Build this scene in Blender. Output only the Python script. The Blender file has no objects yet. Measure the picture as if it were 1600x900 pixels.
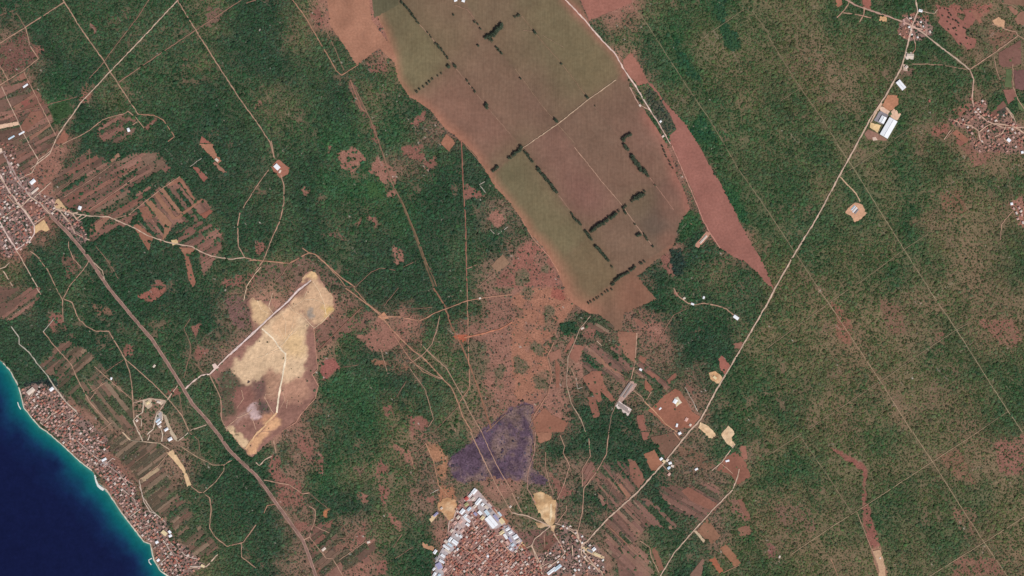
import bpy, math, random
import numpy as np
from mathutils import Vector
from mathutils.geometry import delaunay_2d_cdt

# ------------------------------------------------------------------ camera, sky, sun, exposure
S = 3.0                      # metres of ground per map unit; the map is 1600 x 900 units, x east, y south
MW, MH = 1600, 900
def X(x): return (x - MW / 2) * S
def Y(y): return (MH / 2 - y) * S

scene = bpy.context.scene
COL = scene.collection
cam_d = bpy.data.cameras.new("camera")
cam = bpy.data.objects.new("camera", cam_d)
COL.objects.link(cam)
CAM_H = 12000.0
cam.location = (0, 0, CAM_H)
cam.rotation_euler = (0, 0, 0)
cam_d.sensor_width = 36.0
cam_d.lens = 36.0 * CAM_H / (MW * S)
cam_d.clip_start = 10.0
cam_d.clip_end = 80000.0
scene.camera = cam

SUN_EL, SUN_AZ = math.radians(52), math.radians(142)
world = bpy.data.worlds.new("World")
scene.world = world
world.use_nodes = True
wn = world.node_tree.nodes
sky = wn.new("ShaderNodeTexSky")
sky.sky_type = 'NISHITA'
sky.sun_disc = False
sky.sun_elevation = SUN_EL
sky.sun_rotation = SUN_AZ
world.node_tree.links.new(sky.outputs[0], wn["Background"].inputs[0])
wn["Background"].inputs[1].default_value = 0.072
sun_d = bpy.data.lights.new("sun", 'SUN')
sun_d.energy = 3.4
sun_d.angle = math.radians(0.5)
sun_d.color = (1.0, 0.975, 0.945)
sun = bpy.data.objects.new("sun", sun_d)
COL.objects.link(sun)
to_sun = Vector((math.sin(SUN_AZ) * math.cos(SUN_EL), math.cos(SUN_AZ) * math.cos(SUN_EL), math.sin(SUN_EL)))
sun.rotation_euler = to_sun.to_track_quat('Z', 'Y').to_euler()
sun.location = to_sun * 3000
scene.view_settings.view_transform = 'Standard'
scene.view_settings.look = 'None'
scene.view_settings.exposure = -0.08
scene.view_settings.gamma = 1.0
scene.view_settings.use_curve_mapping = False
scene.cycles.use_denoising = False
scene.cycles.max_bounces = 4

# ------------------------------------------------------------------ helpers
R = random.Random(11)
NR = np.random.default_rng(5)

def lin(c):
    c = np.asarray(c, float) / 255.0
    return np.where(c <= 0.04045, c / 12.92, ((c + 0.055) / 1.055) ** 2.4)

def tile(c, r, s):
    """points read on a 4x enlargement of one 400 x 225 map tile"""
    return [(c * 400 + float(a) / 4, r * 225 + float(b) / 4) for a, b in (p.split(',') for p in s.split())]

def zoom(x0, y0, k, s):
    return [(x0 + float(a) / k, y0 + float(b) / k) for a, b in (p.split(',') for p in s.split())]

def px(s):
    return [tuple(map(float, p.split(','))) for p in s.split()]

def tag(o, label=None, cat=None, group=None, kind=None):
    if label: o['label'] = label
    if cat: o['category'] = cat
    if group: o['group'] = group
    if kind: o['kind'] = kind
    return o

def mesh_from(name, v, tris=None, quads=None, col=None, mat_idx=None, smooth=False):
    me = bpy.data.meshes.new(name)
    v = np.asarray(v, np.float32)
    faces = []
    me.vertices.add(len(v))
    me.vertices.foreach_set("co", v.ravel())
    if tris is not None and len(tris):
        f = np.asarray(tris, np.int32); n = 3
    else:
        f = np.asarray(quads, np.int32); n = 4
    me.loops.add(f.size)
    me.loops.foreach_set("vertex_index", f.ravel())
    me.polygons.add(len(f))
    me.polygons.foreach_set("loop_start", np.arange(0, f.size, n, dtype=np.int32))
    me.polygons.foreach_set("loop_total", np.full(len(f), n, np.int32))
    if mat_idx is not None:
        me.polygons.foreach_set("material_index", np.asarray(mat_idx, np.int32))
    if smooth:
        me.polygons.foreach_set("use_smooth", np.ones(len(f), bool))
    me.update(calc_edges=True)
    if col is not None:
        a = me.color_attributes.new("col", 'FLOAT_COLOR', 'POINT')
        c = np.ones((len(v), 4), np.float32); c[:, :3] = col
        a.data.foreach_set("color", c.ravel())
    return me

def link(name, me, mat=None, parent=None, loc=None):
    o = bpy.data.objects.new(name, me)
    COL.objects.link(o)
    if mat is not None and me is not None and not len(me.materials):
        for m in (mat if isinstance(mat, (list, tuple)) else [mat]):
            me.materials.append(m)
    if parent is not None: o.parent = parent
    if loc is not None: o.location = loc
    return o

def grid_noise(h, w, cell, seed, oct=3, x0=0, y0=0):
    """smooth fractal value noise, 0..1"""
    out = np.zeros((h, w)); amp, tot = 1.0, 0.0
    rng = np.random.default_rng(seed)
    for k in range(oct):
        c = max(cell / 2 ** k, 1.0)
        gh, gw = int(h / c) + 3, int(w / c) + 3
        g = rng.random((gh, gw))
        yy, xx = np.arange(h) / c, np.arange(w) / c
        iy, ix = yy.astype(int), xx.astype(int)
        fy, fx = yy - iy, xx - ix
        fy, fx = fy * fy * (3 - 2 * fy), fx * fx * (3 - 2 * fx)
        a = g[np.ix_(iy, ix)] * (1 - fx) + g[np.ix_(iy, ix + 1)] * fx
        b = g[np.ix_(iy + 1, ix)] * (1 - fx) + g[np.ix_(iy + 1, ix + 1)] * fx
        out += amp * (a * (1 - fy)[:, None] + b * fy[:, None]); tot += amp; amp *= 0.55
    return out / tot

# ------------------------------------------------------------------ materials
def new_mat(name):
    m = bpy.data.materials.new(name); m.use_nodes = True
    nt = m.node_tree
    b = nt.nodes["Principled BSDF"]
    b.inputs["Roughness"].default_value = 0.95
    b.inputs["Specular IOR Level"].default_value = 0.05
    return m, nt, b

def land_mat(name, fine=0.16, coarse=0.02, amp_f=0.35, amp_c=0.25, hue=0.0, streak=None, rough=0.95, bump=0.0):
    """base colour from the mesh's own colour attribute, grain from noise in world metres"""
    m, nt, b = new_mat(name)
    N, L = nt.nodes, nt.links
    at = N.new("ShaderNodeAttribute"); at.attribute_name = "col"
    geo = N.new("ShaderNodeNewGeometry")
    def noise(scale, det, rot=None):
        t = N.new("ShaderNodeTexNoise"); t.inputs["Scale"].default_value = scale; t.inputs["Detail"].default_value = det
        if rot:
            mp = N.new("ShaderNodeMapping"); mp.inputs["Rotation"].default_value[2] = rot; mp.inputs["Scale"].default_value = (1, 0.06, 1)
            L.new(geo.outputs["Position"], mp.inputs[0]); L.new(mp.outputs[0], t.inputs["Vector"])
        else:
            L.new(geo.outputs["Position"], t.inputs["Vector"])
        return t.outputs["Fac"]
    def rng(sock, amp):
        r = N.new("ShaderNodeMapRange"); r.inputs[1].default_value = 0.28; r.inputs[2].default_value = 0.72
        r.inputs[3].default_value = 1 - amp; r.inputs[4].default_value = 1 + amp
        L.new(sock, r.inputs[0]); return r.outputs[0]
    def mul(a, c):
        x = N.new("ShaderNodeVectorMath"); x.operation = 'SCALE'
        L.new(a, x.inputs[0]); L.new(c, x.inputs["Scale"]); return x.outputs[0]
    c = mul(at.outputs["Color"], rng(noise(fine, 3.0), amp_f))
    c = mul(c, rng(noise(coarse, 2.0), amp_c))
    if streak:
        c = mul(c, rng(noise(0.14, 2.0, streak), 0.08))
    if hue:
        mx = N.new("ShaderNodeMix"); mx.data_type = 'RGBA'; mx.blend_type = 'MULTIPLY'
        r = rng(noise(fine * 0.45, 2.0), 1.0)
        d = N.new("ShaderNodeMath"); d.operation = 'MULTIPLY'; d.inputs[1].default_value = 0.5 * hue; d.use_clamp = True
        L.new(r, d.inputs[0]); L.new(d.outputs[0], mx.inputs["Factor"])
        L.new(c, mx.inputs["A"]); mx.inputs["B"].default_value = (1.0, 0.66, 0.55, 1)
        c = mx.outputs["Result"]
    L.new(c, b.inputs["Base Color"])
    b.inputs["Roughness"].default_value = rough
    if bump:
        bn = N.new("ShaderNodeBump"); bn.inputs["Strength"].default_value = 1.0; bn.inputs["Distance"].default_value = bump
        L.new(noise(fine * .8, 4.0), bn.inputs["Height"]); L.new(bn.outputs[0], b.inputs["Normal"])
    return m

M_GROUND = land_mat("scrubland_soil", 0.14, 0.03, 0.30, 0.14, 0.12, bump=2.5)
M_SOIL = land_mat("bare_soil", 0.10, 0.012, 0.14, 0.11, 0.10)
M_GRASS = land_mat("dry_grass", 0.07, 0.008, 0.12, 0.10, 0.10, streak=math.radians(35))
M_QUARRY = land_mat("quarry_earth", 0.07, 0.02, 0.14, 0.12, 0.05, bump=5.0)
M_ROAD = land_mat("road_gravel", 0.15, 0.02, 0.14, 0.12)
M_BURNT = land_mat("burnt_ground", 0.13, 0.02, 0.45, 0.25)
M_YARD = land_mat("yard_gravel", 0.12, 0.03, 0.14, 0.10)
M_LEAF = land_mat("foliage", 0.35, 0.01, 0.30, 0.12)
M_ROOFS = land_mat("roof_tiles", 0.6, 0.05, 0.14, 0.10, rough=0.8)
def plain(name, c, rough=0.85, amp=0.12, scale=0.5):
    m, nt, b = new_mat(name)
    t = nt.nodes.new("ShaderNodeTexNoise"); t.inputs["Scale"].default_value = scale; t.inputs["Detail"].default_value = 3
    tc = nt.nodes.new("ShaderNodeTexCoord"); nt.links.new(tc.outputs["Object"], t.inputs["Vector"])
    mx = nt.nodes.new("ShaderNodeMix"); mx.data_type = 'RGBA'
    l = lin(c)
    mx.inputs["A"].default_value = (*np.clip(l * (1 - amp * 1.6), 0, 1), 1); mx.inputs["B"].default_value = (*np.clip(l * (1 + amp * 1.6), 0, 1), 1)
    nt.links.new(t.outputs["Fac"], mx.inputs["Factor"])
    nt.links.new(mx.outputs["Result"], b.inputs["Base Color"])
    b.inputs["Roughness"].default_value = rough
    return m
M_WALL = plain("render_wall", (214, 200, 184))
M_BARK = plain("bark", (84, 70, 58))
M_METAL = plain("painted_metal", (150, 150, 152), 0.6)

# ------------------------------------------------------------------ map rasters (colour of the ground, how thickly it is wooded)
PX0, PY0, PX1, PY1 = -100, -60, 1700, 960
RW, RH = PX1 - PX0, PY1 - PY0
GYY, GXX = np.mgrid[0:RH, 0:RW]
GXX = GXX + PX0 + 0.5; GYY = GYY + PY0 + 0.5

# plant cover read off the map, cell by cell: 0 dense dark wood, 1 green thicket, 2 open wood, 3 olive heath, 4 brown heath, 5 red soil, 6 bare pale soil
COVER = [
    [0,2,2,2,2,2,3,0, 0,3,5,5,5,5,5,5, 5,5,5,5,3,2,1,3, 3,3,2,0,0,5,5,4],
    [4,0,2,2,2,2,2,0, 0,3,2,5,5,5,5,5, 5,5,2,3,2,1,3,3, 3,4,3,2,0,0,5,4],
    [4,0,0,2,2,2,3,0, 0,2,2,2,3,5,5,5, 5,5,5,5,2,1,3,3, 3,4,4,3,0,0,0,5],
    [5,1,0,3,2,2,0,2, 3,2,0,3,2,0,5,5, 5,5,5,2,3,3,2,3, 2,3,4,3,2,2,5,0],
    [5,5,0,2,2,0,0,0, 2,2,1,2,1,4,5,5, 5,5,5,5,2,1,1,1, 2,3,2,3,2,5,5,5],
    [5,5,0,0,0,0,0,0, 2,0,2,1,4,2,0,5, 5,5,5,5,5,5,2,2, 2,2,3,3,2,2,4,4],
    [5,5,0,0,0,0,0,0, 2,0,1,1,2,0,0,2, 5,5,5,5,5,5,1,2, 2,3,2,2,2,3,2,0],
    [5,5,0,0,0,0,2,0, 2,0,2,2,1,0,0,4, 0,5,5,5,5,0,5,2, 2,2,2,3,0,4,3,4],
    [5,0,0,0,0,0,2,0, 2,0,2,0,0,0,2,0, 4,5,5,5,5,0,2,5, 1,2,3,3,2,3,4,0],
    [3,0,2,0,0,0,2,2, 3,4,0,0,0,0,2,4, 5,5,5,5,0,2,3,2, 3,2,3,3,0,2,4,0],
    [4,0,2,0,0,0,0,4, 6,6,4,0,0,0,2,5, 5,5,5,5,0,2,2,2, 2,3,3,3,4,3,4,4],
    [0,0,0,0,2,2,0,4, 6,6,3,4,5,2,5,5, 5,4,0,4,5,0,0,3, 3,3,4,3,4,2,4,4],
    [0,0,0,0,0,2,4,5, 6,6,2,0,4,3,2,5, 5,4,5,2,4,0,0,3, 3,3,4,2,3,3,2,2],
    [0,0,2,4,2,2,2,5, 4,4,1,1,0,2,3,5, 5,5,0,4,2,4,2,2, 3,2,3,4,3,4,3,2],
    [0,5,5,4,4,4,2,2, 6,5,2,1,3,2,3,4, 5,5,0,0,4,5,2,2, 0,3,4,3,4,2,4,2],
    [0,0,5,5,4,4,2,0, 2,4,2,2,3,4,2,5, 4,0,0,0,0,4,1,4, 3,2,3,2,2,3,4,4],
    [0,0,0,5,4,4,0,0, 0,4,1,3,3,4,4,5, 4,4,4,0,0,4,4,3, 2,2,3,3,3,4,4,4],
    [0,0,0,5,4,2,2,0, 0,4,0,0,3,4,4,5, 3,4,0,5,0,4,4,3, 4,3,4,2,0,3,2,3],
    [0,0,0,0,5,4,2,2, 0,4,2,4,3,2,5,5, 4,4,4,5,2,2,4,2, 4,4,3,2,2,2,4,3],
    [0,0,0,0,5,4,3,2, 0,4,5,5,2,0,5,5, 5,5,5,2,3,0,2,0, 2,3,4,3,2,2,4,4],
]
#        ground colour    crown colour   wooded  crown radius
COVER_KINDS = [((66, 76, 59), (53, 77, 55), 0.97, 1.7),
               ((68, 88, 60), (55, 87, 57), 0.95, 1.7),
               ((82, 87, 65), (62, 84, 58), 0.92, 1.7),
               ((112, 102, 78), (80, 92, 62), 0.80, 1.6),
               ((130, 104, 87), (90, 88, 68), 0.66, 1.5),
               ((150, 109, 93), (98, 88, 72), 0.22, 1.4),
               ((172, 128, 108), (96, 88, 72), 0.05, 1.3)]

def upsample(cells):
    """20 x 32 cells of 50 x 45 units, cubic-smooth to the raster, with a warped lookup so that no cell shows"""
    wx = (grid_noise(RH, RW, 90, 31, 4) - 0.5) * 72 + (grid_noise(RH, RW, 14, 33, 3) - 0.5) * 34
    wy = (grid_noise(RH, RW, 90, 32, 4) - 0.5) * 72 + (grid_noise(RH, RW, 14, 34, 3) - 0.5) * 34
    gx = np.clip((GXX + wx) / 50 - 0.5, 0, 30.999); gy = np.clip((GYY + wy) / 45 - 0.5, 0, 18.999)
    ix, iy = gx.astype(int), gy.astype(int)
    fx, fy = gx - ix, gy - iy
    fx, fy = fx * fx * (3 - 2 * fx), fy * fy * (3 - 2 * fy)
    if cells.ndim == 3: fx, fy = fx[..., None], fy[..., None]
    return (cells[iy, ix] * (1 - fx) + cells[iy, ix + 1] * fx) * (1 - fy) + (cells[iy + 1, ix] * (1 - fx) + cells[iy + 1, ix + 1] * fx) * fy

cellG = np.array([[lin(COVER_KINDS[c][0]) for c in r] for r in COVER])
cellC = np.array([[lin(COVER_KINDS[c][1]) for c in r] for r in COVER])
cellD = np.array([[COVER_KINDS[c][2] for c in r] for r in COVER])
cellR = np.array([[COVER_KINDS[c][3] for c in r] for r in COVER])
GCOL, CCOL, DENS, CRAD = upsample(cellG), upsample(cellC), upsample(cellD), upsample(cellR)
# the heath east of the long road: one drier, more even plant cover, olive rather than dark green
_road_x = np.interp(GYY, [-60, 0, 130, 280, 450, 620, 700, 820, 960], [985, 1000, 1040, 1110, 1195, 1110, 1150, 1130, 1080])
EASTNESS = np.clip((GXX - _road_x) / 26 + (grid_noise(RH, RW, 40, 61, 3) - .5) * 2.2, 0, 1)
_soft = grid_noise(RH, RW, 110, 62, 5)[..., None]
_u = (GXX * .62 + GYY * .78) * .3; _v = GXX * .78 - GYY * .62     # the grain of the rock runs north-west to south-east
_n = grid_noise(1700, 1700, 26, 63, 4)
_streak = _n[np.clip(_u + 400, 0, 1699).astype(int), np.clip(_v * .7 + 700, 0, 1699).astype(int)]
_dry = upsample(np.array([[(0, 0, .25, .75, 1.05, 1.1, 1)[c] for c in r] for r in COVER]))
_soft = np.clip((_soft - .5) * 1.0 + (_streak[..., None] - .5) * 2.0 + (_dry * .74 + .12 + np.clip((GYY - 330) / 600, 0, .18))[..., None], 0, 1)
_eg = lin((80, 90, 62)) * (1 - _soft) + lin((120, 106, 80)) * _soft
_ec = lin((58, 83, 53)) * (1 - _soft) + lin((92, 95, 62)) * _soft
_w = EASTNESS[..., None] * .66
GCOL = GCOL * (1 - _w) + _eg * _w
CCOL = CCOL * (1 - _w) + _ec * _w
DENS = DENS * (1 - _w[..., 0]) + (.92 - .26 * _soft[..., 0]) * _w[..., 0]
n1 = grid_noise(RH, RW, 46, 41, 4); n2 = grid_noise(RH, RW, 14, 42, 3); n3 = grid_noise(RH, RW, 120, 43, 3)
k1 = ((n1 - 0.5) * 1.5 + (n2 - 0.5) * 0.7)[..., None]
GCOL = GCOL * (1 + 0.30 * k1) * np.array([1, 1, 1]) 
GCOL = GCOL * (1 + (n3 - 0.5)[..., None] * np.array([0.30, 0.08, 0.08]))
DENS = np.clip(DENS - k1[..., 0] * 0.38, 0.0, 1.0)
CCOL = CCOL * (1 - (grid_noise(RH, RW, 60, 47, 4) - 0.5)[..., None] * np.array([0.55, 0.20, 0.35]))

n5 = grid_noise(RH, RW, 5, 52, 2); m1 = grid_noise(RH, RW, 22, 48, 4); m2 = grid_noise(RH, RW, 9, 49, 3)
_mot = np.clip((m1 - .5) * 2.4, -1, 1) + np.clip((m2 - .5) * 1.6, -1, 1) * .7
CCOL = CCOL * (1 + _mot[..., None] * np.array([.26, .15, .18]))
CCOL = np.clip(CCOL, .004, 1)
_gap = np.clip((grid_noise(RH, RW, 30, 51, 5) - .60) * 6, 0, 1) * np.clip((m2 - .42) * 5, 0, 1)
DENS = DENS * (1 - .62 * _gap)
GCOL = GCOL * (1 - _gap[..., None] * .55) + lin((132, 106, 88)) * _gap[..., None] * .55

def inside(poly, x0, y0, x1, y1, ss=2):
    """anti-aliased coverage of a polygon in raster window"""
    xs = np.arange(x0, x1, 1 / ss) + 0.5 / ss; ys = np.arange(y0, y1, 1 / ss) + 0.5 / ss
    p = np.asarray(poly, float); n = len(p)
    acc = np.zeros((len(ys), len(xs)), bool)
    for i in range(n):
        ax, ay = p[i]; bx, by = p[(i + 1) % n]
        if ay == by: continue
        cond = (ys >= min(ay, by)) & (ys < max(ay, by))
        if not cond.any(): continue
        xi = ax + (ys[cond] - ay) * (bx - ax) / (by - ay)
        acc[cond] ^= xs[None, :] < xi[:, None]
    h, w = len(ys) // ss, len(xs) // ss
    return acc.reshape(h, ss, w, ss).mean((1, 3))

def blur(a, r):
    r = int(round(r))
    if r < 1: return a
    for _ in range(2):
        for ax in (0, 1):
            c = np.cumsum(np.pad(a, [(r + 1, r) if k == ax else (0, 0) for k in (0, 1)], mode='edge'), axis=ax)
            n = 2 * r + 1
            a = (c[n:] - c[:-n]) / n if ax == 0 else (c[:, n:] - c[:, :-n]) / n
    return a

def cover_mask(poly, soft=0.0, ragged=0.0):
    p = np.asarray(poly)
    pad = int(soft * 3 + ragged + 3)
    x0 = max(PX0, int(p[:, 0].min()) - pad); x1 = min(PX1, int(p[:, 0].max()) + pad + 1)
    y0 = max(PY0, int(p[:, 1].min()) - pad); y1 = min(PY1, int(p[:, 1].max()) + pad + 1)
    m = inside(poly, x0, y0, x1, y1)
    sl = (slice(y0 - PY0, y1 - PY0), slice(x0 - PX0, x1 - PX0))
    if soft: m = blur(m, soft)
    if ragged:
        nz = (n2[sl] - 0.5) * 1.6 + (n1[sl] - 0.5) * 0.8
        nz = nz * .8 + (n5[sl] - .5) * 1.3
        m = np.clip((m - 0.5 + nz * 0.9) * 3.6 + 0.5, 0, 1) * np.clip(m * 4, 0, 1)
    return sl, m

def paint(poly, colour=None, dens=None, crown=None, soft=2.0, ragged=1.0, k=1.0, holes=0.0):
    sl, m = cover_mask(poly, soft, ragged)
    m = m * k
    if holes: m = m * (1 - holes * np.clip((.44 - m1[sl]) * 7, 0, 1))
    if colour is not None:
        j = 1 + 0.25 * (n2[sl] - 0.5)[..., None]
        GCOL[sl] = GCOL[sl] * (1 - m[..., None]) + lin(colour) * j * m[..., None]
    if dens is not None: DENS[sl] = DENS[sl] * (1 - m) + dens * m
    if crown is not None: CCOL[sl] = CCOL[sl] * (1 - m[..., None]) + lin(crown) * m[..., None]

def clear_line(pts, w, dens=0.0):
    for (ax, ay), (bx, by) in zip(pts[:-1], pts[1:]):
        x0, x1 = int(max(PX0, min(ax, bx) - w - 2)), int(min(PX1, max(ax, bx) + w + 2))
        y0, y1 = int(max(PY0, min(ay, by) - w - 2)), int(min(PY1, max(ay, by) + w + 2))
        if x1 <= x0 or y1 <= y0: continue
        sl = (slice(y0 - PY0, y1 - PY0), slice(x0 - PX0, x1 - PX0))
        dx, dy = bx - ax, by - ay
        l2 = dx * dx + dy * dy + 1e-9
        t = np.clip(((GXX[sl] - ax) * dx + (GYY[sl] - ay) * dy) / l2, 0, 1)
        d = np.hypot(GXX[sl] - ax - t * dx, GYY[sl] - ay - t * dy)
        k = np.clip((d - w * 0.5 - 0.6) / 1.0, 0, 1)
        DENS[sl] = np.minimum(DENS[sl], k + dens)

PLOTS = []
def cover_at(poly, p):
    c = False
    for (ax, ay), (bx, by) in zip(poly, poly[1:] + poly[:1]):
        if (ay > p[1]) != (by > p[1]) and p[0] < ax + (p[1] - ay) * (bx - ax) / (by - ay): c = not c
    return c
def strips(poly, ang, wmin, wmax, palette, dens=(0.05, 0.3), hedge=0.4, seed=0, lmin=25, lmax=70):
    """long narrow plots running at ang degrees (anticlockwise from east), hedges between some of them"""
    rng = random.Random(seed)
    sl, m = cover_mask(poly, 1.0)
    a = math.radians(ang)
    u = GXX[sl] * math.cos(a) - GYY[sl] * math.sin(a)
    v = GXX[sl] * math.sin(a) + GYY[sl] * math.cos(a)
    c = np.zeros(u.shape + (3,)); d = np.zeros(u.shape)
    v0 = v.min()
    while v0 < v.max():
        w = rng.uniform(wmin, wmax)
        row = (v >= v0) & (v < v0 + w)
        u0 = u.min() - rng.uniform(0, lmax)
        while u0 < u.max():
            l = rng.uniform(lmin, lmax)
            q = row & (u >= u0) & (u < u0 + l)
            if q.any():
                pc, pd = rng.choice(palette)
                tone = rng.uniform(0.88, 1.12)
                c[q] = lin(pc) * tone
                if (pd is not None and pd < .32):
                    lo, hi = max(u0, u.min()) + .5, min(u0 + l, u.max()) - .5
                    vm = v0 + w * .5
                    good = [t_ for t_ in np.arange(lo, hi, 1.5) if cover_at(poly, (t_ * math.cos(a) + vm * math.sin(a), -t_ * math.sin(a) + vm * math.cos(a)))]
                    if len(good) > 5:
                        e0, e1, m0, m1_ = good[0], good[-1], v0 + rng.uniform(.3, .8), v0 + w - rng.uniform(.1, .6)
                        PLOTS.append(([(p_ * math.cos(a) + r_ * math.sin(a), -p_ * math.sin(a) + r_ * math.cos(a)) for p_, r_ in ((e0 + rng.gauss(0, 1), m0), (e1 + rng.gauss(0, 1), m0), (e1 + rng.gauss(0, 1), m1_), (e0 + rng.gauss(0, 1), m1_))], tuple(np.array(pc) * tone ** .5 * .95), pd * .6))
                d[q] = pd if pd is not None else rng.uniform(*dens)
                e = q & ((v - v0) < 1.5)
                if rng.random() < hedge:
                    d[e] = 0.95; c[e] = lin((58, 64, 50))
                elif rng.random() < 0.15:
                    c[e] = lin((156, 128, 108)); d[e] = 0.0
            u0 += l
        v0 += w
    GCOL[sl] = GCOL[sl] * (1 - m[..., None]) + c * m[..., None]
    DENS[sl] = DENS[sl] * (1 - m) + d * m

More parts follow.
